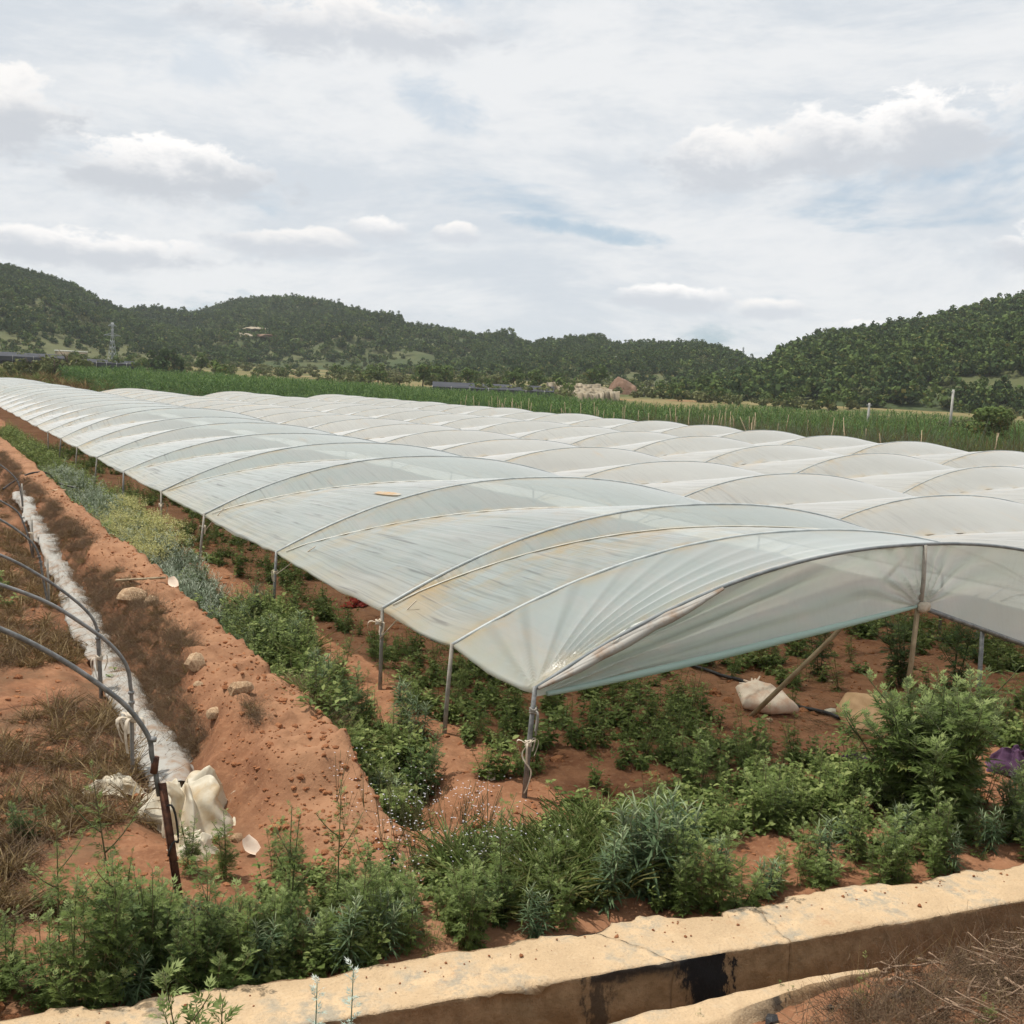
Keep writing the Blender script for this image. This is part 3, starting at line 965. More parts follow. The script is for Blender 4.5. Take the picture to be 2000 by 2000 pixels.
def trunk_mesh(seed, h=.6):
    r_ = np.random.default_rng(seed)
    mb = MB()
    t = np.linspace(0, 1, 5)
    pts = np.column_stack([.02 * np.sin(t * 3 + seed), .02 * np.cos(t * 4 + seed) - .02, h * t])
    mb.tube(pts, np.linspace(.035, .015, 5), 6)
    for i in range(4):
        a = r_.uniform(0, 6.28); z0 = h * r_.uniform(.45, .9)
        mb.tube(np.array([(0, 0, z0), (math.sin(a) * .12, math.cos(a) * .12, z0 + .1), (math.sin(a) * .22, math.cos(a) * .22, z0 + .22)]), [.014, .01, .005], 5)
    return mb.mesh('trunk', M_bark, True)


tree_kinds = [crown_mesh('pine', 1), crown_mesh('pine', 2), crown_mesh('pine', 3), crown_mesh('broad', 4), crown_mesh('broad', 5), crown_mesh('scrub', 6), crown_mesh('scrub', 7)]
HL = {'hill1': ('dark pine forest covering the tall hill at the far left', 13000, (.55, .8), 3.5), 'hill2': ('thin forest on the pale hill far away in the gap', 900, (.7, .9), 7.0),
      'hill3': ('green forest covering the broad rounded hill in the middle', 21000, (.5, .78), 3.6), 'hill4': ('forest on the low hill behind the brown earth mound', 13000, (.6, .82), 3.5),
      'hill5': ('bushy forest covering the near hillside at the right', 13500, (.45, .80), 3.7)}
for hn, (lab, n, mixp, th) in HL.items():
    height, a0, a1, r0, r1 = hills[hn]
    T = np.sqrt(rng.uniform(0, 1.12, n)) if hn != 'hill5' else rng.uniform(0, 1.06, n) ** .65
    # dense fringe right along the crest so that the skyline is uneven with trees
    T = np.concatenate([T, rng.uniform(.96, 1.03, n // 8)])
    A = rng.uniform(a0, a1, len(T))
    X, Y, Z = height(A, T)
    cl = fbm(X / 30, Y / 30, 3, 77)
    keep = (cl > -0.72 + 0.55 * (1 - T)) | (T > .9)
    X, Y, Z, T, cl = X[keep], Y[keep], Z[keep], T[keep], cl[keep]
    n2 = len(X)
    k = rng.uniform(0, 1, n2) + .55 * fbm(X / 45, Y / 45, 3, 12) - .35 * (T - .5)
    vi = np.where(k < mixp[0], rng.integers(0, 3, n2), np.where(k < mixp[1], rng.integers(3, 5, n2), rng.integers(5, 7, n2)))
    sc_ = th * np.clip(rng.lognormal(-.10, .27, n2), .45, 1.7) * np.where(vi < 3, 1.1, np.where(vi < 5, .95, .9))
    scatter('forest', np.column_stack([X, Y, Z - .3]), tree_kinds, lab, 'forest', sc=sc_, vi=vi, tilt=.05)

# ------------------------------------------------------------------ the concrete channel wall
def wall_slab(xa, xb, cut_a, cut_b, seed):
    n = max(20, int((xb - xa) / 0.028))
    sec = [('back', t) for t in np.linspace(0, 1, 4)] + [('top', t) for t in np.linspace(0.0, 1, 17)] + [('face', t) for t in np.linspace(0.03, 1, 14)]
    m_ = len(sec)
    s = np.linspace(0, 1, n)
    V = np.zeros((n, m_, 3))
    for j, (k, t) in enumerate(sec):
        vv = 0.0 if k == 'back' else (t if k == 'top' else 1.0)
        ja = xa + cut_a * vv + (0.012 * math.sin(vv * 19 + seed) if abs(cut_a) > 0 else 0)
        jb = xb + cut_b * vv + (0.012 * math.sin(vv * 19 + seed + 1) if abs(cut_b) > 0 else 0)
        x = ja + (jb - ja) * s
        jag = 0.05 * (vn(x * 1.7, x * 0, 58) > .5) * (vn(x * 9, x * 0, 59)) + 0.075 * fbm(x * 2.1, x * 0 + 5, 3, 51) + 0.05 * (vn(x * 5.0, x * 0, 52) > .55) * vn(x * 2, x * 0, 53) + 0.02 * fbm(x * 14, x * 0, 2, 54)
        chip = np.maximum(0, fbm(x * 2.6, x * 0 + 2.0, 4, 61) - 0.30) * 0.35
        yb, yf = wall_back(x) - 0.02 + jag, wall_front(x) + 0.012 * fbm(x * 6, x * 0, 3, 62)
        if k == 'back':
            y, z = yb + 0.03 * (1 - t), -0.35 + (0.44 * t) + 0 * x
        elif k == 'top':
            y = yb + (yf - yb) * t
            z = 0.10 + 0.008 * fbm(x * 3, y * 3, 3, 55) - 0.012 * ss(.12, 0, t) - (0.010 + chip * .5) * ss(.90, 1.0, t) - 0.005 * (fbm(x * 22, y * 22, 2, 57) > .3)
        else:
            bul = 0.018 * fbm(x * 3.3, t * 3 + x * 0, 4, 63) + 0.010 * fbm(x * 14, t * 9 + x * 0, 2, 64)
            y = yf + bul + chip * ss(.35, 0, t) * 0.8
            z = 0.09 - chip * .5 - 0.72 * t + 0 * x
        V[:, j] = np.column_stack([x, y, z + 0 * x])
    f = [gridfaces(n, m_)]
    f.append(np.array([list(range(m_))]))
    f.append(np.array([list(range((n - 1) * m_, n * m_))[::-1]]))
    return mesh('wall_slab', V.reshape(-1, 3), f, M_conc, True)


cw = empty('channel_wall', (3.5, 4.8, 0), label='long sand-coloured concrete wall of the irrigation channel, chipped, with black soot stain', cat='wall')
for i, (a, b, ca_, cb_) in enumerate([(-4.0, 3.40, 0, .22), (3.406, 4.48, .22, -.10), (4.486, 12.5, -.10, 0)]):
    o = obj('wall_slab', wall_slab(a, b, ca_, cb_, i), cw)
    o.location = (-3.5, -4.8, 0)

# broken concrete lip on the near bank of the channel
n = 120
xs = np.linspace(2.35, 4.72, n)
tv = np.linspace(0, 1, 9)
V = []
for t in tv:
    wdt = (0.24 * (0.8 + .6 * fbm(xs * 1.1, xs * 0, 2, 81)) + .03 * fbm(xs * 9, xs * 0, 2, 85)) * ss(4.72, 4.3, xs) * (.35 + .65 * ss(4.2, 3.3, xs)) + 0.03
    y = bank_edge(xs) + 0.03 + 0.025 * fbm(xs * 4, xs * 0, 3, 82) - wdt * (t - .15) / .85 if t > .15 else bank_edge(xs) + 0.035 + 0.025 * fbm(xs * 4, xs * 0, 3, 82)
    z = (0.080 + 0.008 * fbm(xs * 5, xs * 0 + t * 2, 3, 83) + .004 * fbm(xs * 17, xs * 0 + t * 6, 2, 84) - 0.07 * ss(.75, 1, t) - .04 * ss(4.2, 4.72, xs)) if t > .12 else (-0.55 + 0 * xs if t == 0 else 0.08 + 0 * xs)
    V.append(np.column_stack([xs, y, z]))
V = np.stack(V, 1)
obj('channel_lip', mesh('channel_lip', V.reshape(-1, 3), gridfaces(n, 9), M_conc, True), label='broken pale concrete lip along the near side of the channel', cat='kerb')

# ------------------------------------------------------------------ plastic tunnels
P_ARCH = 2.2


def arch_z(u, za, ze):
    return ze + (za - ze) * (1 - np.abs(2 * u - 1) ** P_ARCH)


class Tunnel:
    def __init__(s, cx, hw, za, ze, ribs, sag=0.26, rope_from=1, seed=0):
        s.cx, s.hw, s.za, s.ze, s.ribs, s.sag, s.rf, s.seed = cx, hw, za, ze, np.array(ribs, float), sag, rope_from, seed
        r_ = np.random.default_rng(seed)
        s.apex = za + r_.normal(0, .03, len(ribs))
        s.apex[0] = za

    def surf(s, u, y):
        """film height at cross position u (0 left eave .. 1 right eave) and station y"""
        k = np.clip(np.searchsorted(s.ribs, y, 'right') - 1, 0, len(s.ribs) - 2)
        y0, y1 = s.ribs[k], s.ribs[k + 1]
        t = np.clip((y - y0) / (y1 - y0), 0, 1)
        ap = s.apex[k] * (1 - t) + s.apex[k + 1] * t
        z = arch_z(u, ap, s.ze)
        tr = np.clip(1 - u, .04, .96)
        sh = np.where(t < tr, (t / tr) ** 1.25, ((1 - t) / (1 - tr)) ** 1.25)
        roped = (k >= s.rf)
        amp = np.where(roped, s.sag * (0.8 + 0.4 * hsh(k + 0.0, k * 0.0, s.seed)), 0.10)
        sh = np.where(roped, sh, np.sin(np.pi * t))
        amp = amp * np.clip(4 * u * (1 - u), 0, 1) ** 0.8 * np.clip((y1 - y0) / 4.0, .35, 1)
        return z - amp * sh

    def film(s, nu, ny_of, mat, eave_drop=0.03, wr=0.02):
        ys = []
        for a, b in zip(s.ribs[:-1], s.ribs[1:]):
            ys += list(np.linspace(a, b, ny_of(a), endpoint=False))
        ys = np.array(ys + [s.ribs[-1]])
        us = np.linspace(0, 1, nu)
        U, Y = np.meshgrid(us, ys, indexing='ij')
        Z = s.surf(U, Y)
        X = s.cx + s.hw * (2 * U - 1)
        arc = U * s.hw * 2.12
        k = np.clip(np.searchsorted(s.ribs, Y, 'right') - 1, 0, len(s.ribs) - 2)
        t = (Y - s.ribs[k]) / (s.ribs[k + 1] - s.ribs[k])
        nearside = ss(1.02, .90, t + U)             # between the nearer rib and the rope
        slack = (0.22 + 0.78 * ss(.62, .06, U)) * (0.35 + 0.65 * nearside) * (0.6 + .8 * vn(arc * .6, Y * .35, s.seed + 3))
        slack = np.clip(slack + .35 * ss(.55, 1, U), 0, 1)
        slack = slack * (.04 + .96 * ss(8.5, 9.4, Y)) if s.rf else slack
        tr_ = np.clip(1 - U, .04, .96)
        bay = s.ribs[k + 1] - s.ribs[k]
        drope = (tr_ - t) * bay                       # metres on the near side of the rope
        drib = np.minimum(t, 1 - t) * bay
        dirt = .75 * np.exp(-(drib / .16) ** 2) + np.where(drope > 0, np.exp(-(drope / .75) ** 1.2) * .9, np.exp(-(drope / .05) ** 2)) * (k >= s.rf)
        dirt = np.clip(dirt * (.35 + .9 * vn(arc * .9, Y * .25, s.seed + 40)), 0, 1)
        fr_w = fbm(arc * 4.2 + .5 * fbm(arc, Y * .8, 2, 5), Y * .6, 3, s.seed + 9)
        Z = Z + wr * slack * (fr_w - 1.0 * np.abs(fbm(arc * 7.0, Y * .4 + .2 * arc, 2, s.seed + 19))) * (.35 + .65 * np.sin(np.pi * t)) * (.15 + .85 * ss(8.7, 9.6, Y))
        # at the open end the film is drawn together at the corner
        d = np.hypot(arc * .55, Y - s.ribs[0])
        ang = np.arctan2(Y - s.ribs[0], arc * .55 + 1e-6)
        ph_ = ang * 40 + 3 * fbm(ang * 3, d * .12, 2, 7)
        Z = Z + 0.026 * np.sin(ph_) * np.exp(-d / 1.0) * ss(0, .25, d)
        fanl = np.clip(np.sin(ph_) * 1.6 - .9, -.25, .7) * np.exp(-d / 1.1) * ss(0, .15, d) * (d < 4)  # fold shade and highlight at the corner, carried into the film colour
        # scalloped lower edge between the posts
        edge = ss(.10, 0, U)
        Z = Z - 0.03 * edge * np.sin(np.pi * t) * (.5 + hsh(k + 0.0, k * 0.0, 3)) + .02 * edge * fbm(Y * 1.6, Y * 0, 3, 8)
        Z = np.concatenate([Z[:1] - eave_drop * (0.6 + .8 * vn(Y[:1] * 2.5, Y[:1] * 0, 4)), Z, Z[-1:] - eave_drop])
        X = np.concatenate([X[:1] + .012, X, X[-1:]])
        Yc = np.concatenate([Y[:1], Y, Y[-1:]])
        A = np.concatenate([arc[:1] - .07, arc, arc[-1:] + .07])
        hem = np.concatenate([np.ones_like(U[:1]), ss(.07, 0, U) * .8 + ss(.93, 1, U) * .8, np.ones_like(U[:1])])
        sl = np.concatenate([slack[:1], slack, slack[-1:]])
        dr = np.concatenate([dirt[:1], dirt, dirt[-1:]])
        fa_ = np.concatenate([fanl[:1], fanl, fanl[-1:]])
        v = np.stack([X, Yc, Z], -1).reshape(-1, 3)
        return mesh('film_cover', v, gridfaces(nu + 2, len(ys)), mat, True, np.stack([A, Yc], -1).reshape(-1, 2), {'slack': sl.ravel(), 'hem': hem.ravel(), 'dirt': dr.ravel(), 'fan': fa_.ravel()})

    def line(s, u, y, dz):
        return np.column_stack([s.cx + s.hw * (2 * u - 1), y, s.surf(u, y) + dz])


def build_tunnel(T, label, mat, nu, ny_of, m_rib, m_rope, rib_r, rope_r, posts, group='plastic tunnels side by side', wr=.02):
    root = empty('plastic_tunnel', (0, 0, 0), label=label, cat='greenhouse', group=group)
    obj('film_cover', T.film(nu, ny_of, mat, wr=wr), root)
    for i, y in enumerate(T.ribs):
        u = np.linspace(0, 1, 48)
        seg = 7 if y < 45 else 4
        obj('rib', MB().tube(T.line(u, np.full(48, y), rib_r * .15 if i else 0.0), rib_r, seg).mesh('rib', m_rib if i else M_ribdark, True), root)
        if i + 1 < len(T.ribs) and i >= T.rf:
            y1 = T.ribs[i + 1]
            u = np.linspace(0.01, .99, 60)
            obj('rope', MB().tube(T.line(u, y1 - (y1 - y) * np.clip(u, .04, .96), 0.010), rope_r, 5 if y < 45 else 3).mesh('rope', m_rope, True), root)
        if posts(i, y):
            for u_ in (0.0, 1.0):
                x = T.cx + T.hw * (2 * u_ - 1)
                bx = x + random.uniform(-.09, .03)
                by = y + random.uniform(-.05, .12)
                pm = M_steel if (i % 3 == 0) else M_greypole
                pts = np.array([(bx, by, gz(bx, by) - .2), (bx * .5 + x * .5, by * .5 + y * .5, T.ze * .5), (x, y, T.ze + .015)])
                obj('post', MB().tube(pts, [.022, .021, .019], 8).mesh('post', pm, True), root)
    return root


ribs1 = [7.21, 8.72, 10.4, 14.2, 18.35, 22.0, 26.4, 30.6] + list(np.arange(34.6, 124, 4.05))
T1 = Tunnel(8.40, 4.18, 1.88, 0.87, ribs1, .25, 1, 3)
near_post = lambda i, y: y < 46
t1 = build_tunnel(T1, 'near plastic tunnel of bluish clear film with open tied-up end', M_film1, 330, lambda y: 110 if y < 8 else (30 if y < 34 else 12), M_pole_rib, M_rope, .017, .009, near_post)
T2 = Tunnel(16.75, 4.12, 1.60, 0.62, list(np.arange(5.6, 103.5, 4.1)), .46, 0, 8)
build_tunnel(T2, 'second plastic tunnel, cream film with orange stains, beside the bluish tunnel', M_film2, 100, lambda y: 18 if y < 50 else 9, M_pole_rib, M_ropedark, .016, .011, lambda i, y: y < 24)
T3 = Tunnel(25.1, 4.12, 1.66, 0.66, list(np.arange(7.0, 99.5, 4.1)), .46, 0, 13)
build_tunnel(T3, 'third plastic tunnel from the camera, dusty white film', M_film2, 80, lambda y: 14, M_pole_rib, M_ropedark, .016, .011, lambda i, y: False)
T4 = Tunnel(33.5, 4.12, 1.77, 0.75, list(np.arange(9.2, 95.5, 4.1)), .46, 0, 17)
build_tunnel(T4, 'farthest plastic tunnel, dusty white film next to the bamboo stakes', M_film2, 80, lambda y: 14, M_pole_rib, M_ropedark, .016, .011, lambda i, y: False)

PATCH = (0.22, 14.9)          # cross position and station of a taped tear
# the open end of the near tunnel
KN = np.array([8.46, 7.21, 1.27])
XL, XR = T1.cx - T1.hw, T1.cx + T1.hw
ns, nt = 300, 40
sx = np.linspace(0, 1, ns)
gxs = XL + (XR - XL) * sx
za_ = T1.surf(sx, np.full(ns, 7.21))
lft = np.clip((gxs - XL) / (KN[0] - XL), 0, 1)
rgt = np.clip((gxs - KN[0]) / (XR - KN[0]), 0, 1)
zb_ = np.where(gxs <= KN[0], 0.80 + (KN[2] - 0.80) * lft ** 1.05 - .02 * np.sin(np.pi * lft), KN[2] - 0.312 * (gxs - KN[0]) + .02)
Tt = np.linspace(0, 1, nt)
GXs, TT = np.meshgrid(gxs, Tt, indexing='ij')
ZZ = zb_[:, None] + (za_ - zb_)[:, None] * TT
dL, aL = np.hypot(GXs - XL, ZZ - .8), np.arctan2(ZZ - .8, GXs - XL + 1e-6)
dK, aK = np.hypot(GXs - KN[0], ZZ - KN[2]), np.arctan2(ZZ - KN[2], GXs - KN[0])
foldL = (0.060 * np.sin(aL * 66 + 2.5 * fbm(aL * 9, dL * .3, 2, 3)) + .02 * np.sin(aL * 130)) * np.exp(-dL / 2.6) * ss(0, .7, dL)
foldK = 0.045 * np.sin(aK * 19 + 2 * fbm(aK * 3, dK, 2, 4)) * np.exp(-dK / .42) * ss(0, .12, dK) * ss(-.15, .35, np.sin(aK))
bulge = 0.10 * np.sin(np.pi * TT) * ss(0, 1, dL) * (1 - .9 * np.exp(-((GXs - KN[0]) / .5) ** 2))
YY = 7.225 + foldL + foldK + bulge + .02 * fbm(GXs * 1.2, ZZ * 2, 3, 6) * TT * (1 - TT) * 4
fanG = np.clip(-(foldL / .06) * 1.3 - .25, -.75, .45) * ss(0, .3, dL) + np.clip(-(foldK / .045) * 2.2 - .2, -.8, .3)  # gable fold highlights and shade, painted pale and dark along the pleats
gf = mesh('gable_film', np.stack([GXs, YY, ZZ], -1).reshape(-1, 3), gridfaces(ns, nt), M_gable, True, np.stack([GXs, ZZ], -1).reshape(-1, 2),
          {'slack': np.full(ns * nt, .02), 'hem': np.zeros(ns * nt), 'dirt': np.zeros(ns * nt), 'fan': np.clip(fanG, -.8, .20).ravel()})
obj('gable_film', gf, t1)
hemz = np.column_stack([gxs, YY[:, 0] - .012, zb_ + .01])
iL = gxs <= KN[0]
M_hem, th = newmat('aqua_hem')
tr_ = th.node('ShaderNodeBsdfTranslucent'); th.put(tr_.inputs[0], (.50, .66, .60))
df_ = bsdf(th, (.50, .64, .58), .4, .4)
mx_ = th.node('ShaderNodeMixShader'); mx_.inputs[0].default_value = .4
th.l.new(df_, mx_.inputs[1]); th.l.new(tr_.outputs[0], mx_.inputs[2]); th.l.new(mx_.outputs[0], th.out.inputs[0])
hl = hemz[iL][4:]
obj('rolled_hem', MB().tube(hl, .030 * np.sin(np.pi * np.clip(np.linspace(.08, .97, len(hl)), 0, 1)) ** .5 + .006, 8).mesh('rolled_hem', M_hem, True), t1)
# twisted corner gather running up the end hoop
tt = np.linspace(0, 1, 40)
uu = 0.002 + .21 * tt
tw = T1.line(uu, np.full(40, 7.21), 0)
tw[:, 1] -= .03 + .02 * np.sin(tt * 9)
tw[:, 2] -= .055 * np.sin(np.pi * tt)
mbt = MB()
for k in range(3):
    ph = k * 2.1
    off = np.column_stack([.018 * np.sin(tt * 7 + ph), .022 * np.cos(tt * 7 + ph), .018 * np.sin(tt * 7 + ph + 1)]) * np.sin(np.pi * (tt * .92 + .04))[:, None]
    mbt.tube(tw + off, .012 + .030 * np.sin(np.pi * tt) ** 1.2, 9)
obj('twisted_corner', mbt.mesh('twisted_corner', M_oldfilm, True), t1)
# posts and braces of the open end
obj('post', MB().tube([(8.36, 7.27, -.2), (8.43, 7.24, .7), (8.47, 7.25, 1.30)], [.026, .025, .024], 9).mesh('centre_post', M_bamboo, True), t1)
obj('post', MB().tube([(8.47, 7.225, 1.24), (8.45, 7.195, 1.5), (8.43, 7.195, 1.875)], [.021, .021, .021], 9).mesh('upper_post', M_greypole, True), t1)
obj('brace', MB().tube([(7.24, 8.2, -.03), (7.85, 7.72, .9), (8.40, 7.30, 1.84)], [.026, .024, .021], 8).mesh('brace', M_bamboo, True), t1)
obj('brace', MB().tube([tuple(KN), (9.4, 7.2, .98), (10.4, 7.2, .67), (12.3, 7.2, .04)], [.024, .024, .025, .025], 8).mesh('slanting_pipe', M_steel, True), t1)
obj('post', MB().tube([(9.46, 7.23, -.2), (9.40, 7.23, 1.0)], [.024, .022], 8).mesh('short_post', M_steel, True), t1)


def crumple_ball(r, seed, mat, stretch=(1, 1, 1), sub=3, amp=.28):
    import bmesh
    bm = bmesh.new()
    bmesh.ops.create_icosphere(bm, subdivisions=sub, radius=1.0)
    for v in bm.verts:
        p = np.array(v.co)
        a = fbm(np.array([p[0] * 2.2 + seed]), np.array([p[1] * 2.2 + p[2] * 1.7]), 3, seed)[0]
        b = abs(fbm(np.array([p[2] * 2.6 - seed]), np.array([p[0] * 2.2 - p[1]]), 3, seed + 5)[0])
        p = p * (1 + amp * a - amp * 1.1 * b + amp * .3)
        v.co = p * r * np.array(stretch)
    me = bpy.data.meshes.new('crumpled')
    bm.to_mesh(me); bm.free()
    me.polygons.foreach_set('use_smooth', np.ones(len(me.polygons), bool))
    me.materials.append(mat)
    return me


pv = []
for a_ in np.linspace(-1, 1, 9):
    for b_ in np.linspace(-1, 1, 5):
        yy_ = np.array([PATCH[1] + a_ * .42])
        uu_ = np.array([PATCH[0] + b_ * .007 * (1.15 - .5 * a_ * a_) - .002 * a_])
        pv.append(T1.line(uu_, yy_, .012 + .006 * b_ * b_)[0])
obj('mended_patch', mesh('mended_patch', np.array(pv), gridfaces(9, 5), M_patch, True), t1, label='orange mended patch on the film')
obj('knot', crumple_ball(.055, 3, M_rag, (1.2, .9, 1.05)), t1, tuple(KN + np.array([.02, -.02, 0])))


def rag_knot(parent, p, seed, tails=3, size=1.0, mat=None):
    """strip of cloth tied round a pipe with loose tails"""
    r_ = np.random.default_rng(seed)
    mb = MB()
    for k in range(3):
        a = np.linspace(0, 6.283, 12)
        mb.tube(np.column_stack([.030 * np.cos(a), .030 * np.sin(a), (k - 1) * .018 + .008 * np.sin(a * 2 + k)]) * size, .011 * size, 5)
    for k in range(tails):
        a = r_.uniform(0, 6.28)
        ln = r_.uniform(.10, .24) * size
        t = np.linspace(0, 1, 7)
        c = np.column_stack([np.sin(a) * (.03 + .09 * np.sin(t * 2.6)) * size, np.cos(a) * (.03 + .09 * np.sin(t * 2.6)) * size, .05 * np.sin(t * 3.1) - ln * t ** 1.6])
        sd = np.array([math.cos(a), -math.sin(a), .2]) * .010 * size
        v = np.concatenate([c - sd, c + sd])
        mb.add(v, np.array([(i, i + 1, i + 8, i + 7) for i in range(6)]))
    return obj('knot', mb.mesh('knot', mat or M_rag, True), parent, tuple(p))


rag_knot(t1, (4.205, 7.20, .70), 1, 2, .8, M_greypole)
rag_knot(t1, (4.175, 7.20, .44), 2, 4, .75)
rag_knot(t1, (4.19, 10.42, .72), 3, 4, .95)
rag_knot(t1, (4.22, 14.2, .60), 4, 3, .8)
rag_knot(t1, (4.22, 18.35, .66), 5, 3, .8)
rag_knot(t1, (4.22, 22.0, .6), 6, 2, 1.2)
# long strip of rag hanging down the corner post
t = np.linspace(0, 1, 14)
cst = np.column_stack([4.16 - .045 * np.sin(t * 7), 7.17 + .02 * np.sin(t * 11), .44 - .38 * t])
sd = np.array([.009, .004, 0])
obj('rag_strip', mesh('rag_strip', np.concatenate([cst - sd, cst + sd]), np.array([(i, i + 1, i + 15, i + 14) for i in range(13)]), M_rag, True), t1)
# tie ropes from posts to the film edge
for y, (dx_, dy_) in [(14.2, (.35, -.62)), (18.35, (.22, -.5)), (10.4, (.2, -.45))]:
    obj('rope', MB().tube([(4.2, y, .55), (4.2 + dx_ * .5, y + dy_ * .5, .80), (4.2 + dx_, y + dy_, 1.03)], .007, 5).mesh('tie_rope', M_rag, True), t1)

# ------------------------------------------------------------------ bare hoops of the uncovered plot
hoop_shapes = {
    6.64: [(1.37, -.05), (1.26, .75), (1.23, .91), (1.21, 1.03), (1.10, 1.21), (.95, 1.36), (.69, 1.57), (.40, 1.75), (.0, 1.93), (-.6, 2.10), (-1.4, 2.22), (-2.2, 2.26), (-3.2, 2.2), (-4.2, 2.0), (-5.0, 1.65), (-5.6, 1.2), (-5.8, .8), (-5.85, -.1)],
    8.90: [(1.50, -.05), (1.49, .60), (1.48, .75), (1.45, .92), (1.33, 1.10), (1.10, 1.30), (.86, 1.47), (.54, 1.62), (.1, 1.78), (-.6, 1.95), (-1.4, 2.05), (-2.2, 2.08), (-3.2, 2.0), (-4.2, 1.8), (-5.0, 1.5), (-5.6, 1.1), (-5.8, .7), (-5.85, -.1)],
    11.45: [(1.62, -.05), (1.59, .52), (1.58, .71), (1.51, .87), (1.33, 1.06), (1.03, 1.30), (.70, 1.50), (.2, 1.70), (-.6, 1.9), (-1.4, 2.0), (-2.2, 2.03), (-3.2, 1.95), (-4.2, 1.75), (-5.0, 1.45), (-5.6, 1.05), (-5.8, .7), (-5.85, -.1)],
    15.85: [(1.57, -.05), (1.49, .46), (1.46, .67), (1.38, .87), (1.20, 1.05), (.98, 1.21), (.6, 1.42), (0, 1.66), (-.8, 1.88), (-1.6, 1.98), (-2.4, 2.0), (-3.4, 1.9), (-4.4, 1.65), (-5.2, 1.3), (-5.7, .9), (-5.85, -.1)],
    20.5: [(1.78, -.05), (1.72, .3), (1.64, .58), (1.53, .81), (1.27, 1.0), (.8, 1.28), (.2, 1.55), (-.6, 1.78), (-1.6, 1.92), (-2.6, 1.92), (-3.6, 1.8), (-4.6, 1.5), (-5.4, 1.1), (-5.8, .6), (-5.85, -.1)],
    25.0: [(1.98, -.05), (1.95, .4), (1.86, .75), (1.55, 1.06), (1.1, 1.35), (.4, 1.62), (-.6, 1.85), (-1.6, 1.95), (-2.6, 1.95), (-3.6, 1.8), (-4.6, 1.5), (-5.4, 1.1), (-5.8, .6), (-5.85, -.1)],
}
ord_ = ['nearest bare steel hoop with rusty angle-iron foot, over the pile of plastic', 'second bare steel hoop, with a bunch of pale rag strips tied to its leg', 'third bare steel hoop along the grey plastic roll',
        'fourth bare steel hoop, halfway up the grey plastic roll', 'fifth bare steel hoop, where the plastic roll ends', 'sixth bare steel hoop, beside the black hose', 'last bare steel hoop, small and far up the dirt bank']


def smooth_curve(p, per=6):
    p = np.array(p, float)
    q = np.vstack([2 * p[0] - p[1], p, 2 * p[-1] - p[-2]])
    out = []
    for i in range(1, len(q) - 2):
        for t in np.linspace(0, 1, per, endpoint=False):
            out.append(.5 * ((2 * q[i]) + (-q[i - 1] + q[i + 1]) * t + (2 * q[i - 1] - 5 * q[i] + 4 * q[i + 1] - q[i + 2]) * t * t + (-q[i - 1] + 3 * q[i] - 3 * q[i + 1] + q[i + 2]) * t ** 3))
    return np.array(out + [p[-1]])


for i, (y, sh) in enumerate(hoop_shapes.items()):
    x0 = sh[0][0]
    root = empty('hoop_frame', (x0, y, gz(x0, y)), label=ord_[i], cat='hoop', group='bare hoops of the uncovered tunnel')
    c = smooth_curve([(px_ - x0, 0, pz_) for px_, pz_ in sh])
    if i == 0:
        c = c[5:]          # the pipe starts part-way up its iron foot
        c = c[c[:, 2] > .62] if False else c
    pipe = obj('hoop_pipe', MB().tube(c, .0155, 10).mesh('hoop_pipe', M_steel, True), root)
    if i == 0:
        R_ = np.array([[1, 0, 0], [0, 1, 0], [0, 0, 1]])
        d0, d1 = np.array([.02, -.045, -.15]), np.array([-.105, -.03, .74])
        w1, w2 = np.array([.045, 0, 0]), np.array([0, .045, 0])
        mb = MB()
        for wv in (w1, w2):
            nv = np.array([0, .006, 0]) if wv is w1 else np.array([.006, 0, 0])
            v = np.array([d0, d0 + wv, d1 + wv, d1, d0 + nv, d0 + wv + nv, d1 + wv + nv, d1 + nv])
            mb.add(v, np.array([(0, 1, 2, 3), (7, 6, 5, 4), (0, 4, 5, 1), (1, 5, 6, 2), (2, 6, 7, 3), (3, 7, 4, 0)]))
        obj('iron_foot', mb.mesh('iron_foot', M_rust), root, label='rusty dark angle-iron foot')
        obj('rusty_sleeve', MB().tube([(-.128, 0, .80), (-.118, 0, .90)], .0225, 10).mesh('sleeve', M_rust, True), pipe)
        obj('clamp', MB().tube([(-.139, 0, 1.00), (-.135, 0, 1.025)], .024, 10).mesh('clamp', M_steel, True), pipe)
        wr_ = np.linspace(0, 1, 16)
        obj('wire_tie', MB().tube(np.column_stack([-.06 + .07 * np.sin(wr_ * 3.0), -.05 + 0 * wr_, .60 - .34 * wr_ + .05 * np.sin(wr_ * 9)]), .007, 5).mesh('wire_tie', M_black, True), root)
    else:
        for zc in (.62, .70):
            cx_ = np.interp(zc, c[:14, 2], c[:14, 0])
            obj('clamp', MB().tube([(cx_, 0, zc - .012), (cx_, 0, zc + .012)], .024, 8).mesh('clamp', M_steel, True), pipe)
        # short straight leg the hoop is pushed on to
        obj('leg', MB().tube([(.015, .03, -.2), (-.015, .035, .66)], .016, 7).mesh('leg', M_greypole, True), root)
    if i in (1, 2, 4):
        rag_knot(root, (c[3][0], -.01, .42 if i != 1 else .50), 30 + i, 9 if i == 1 else 4, 1.15 if i == 1 else .8)

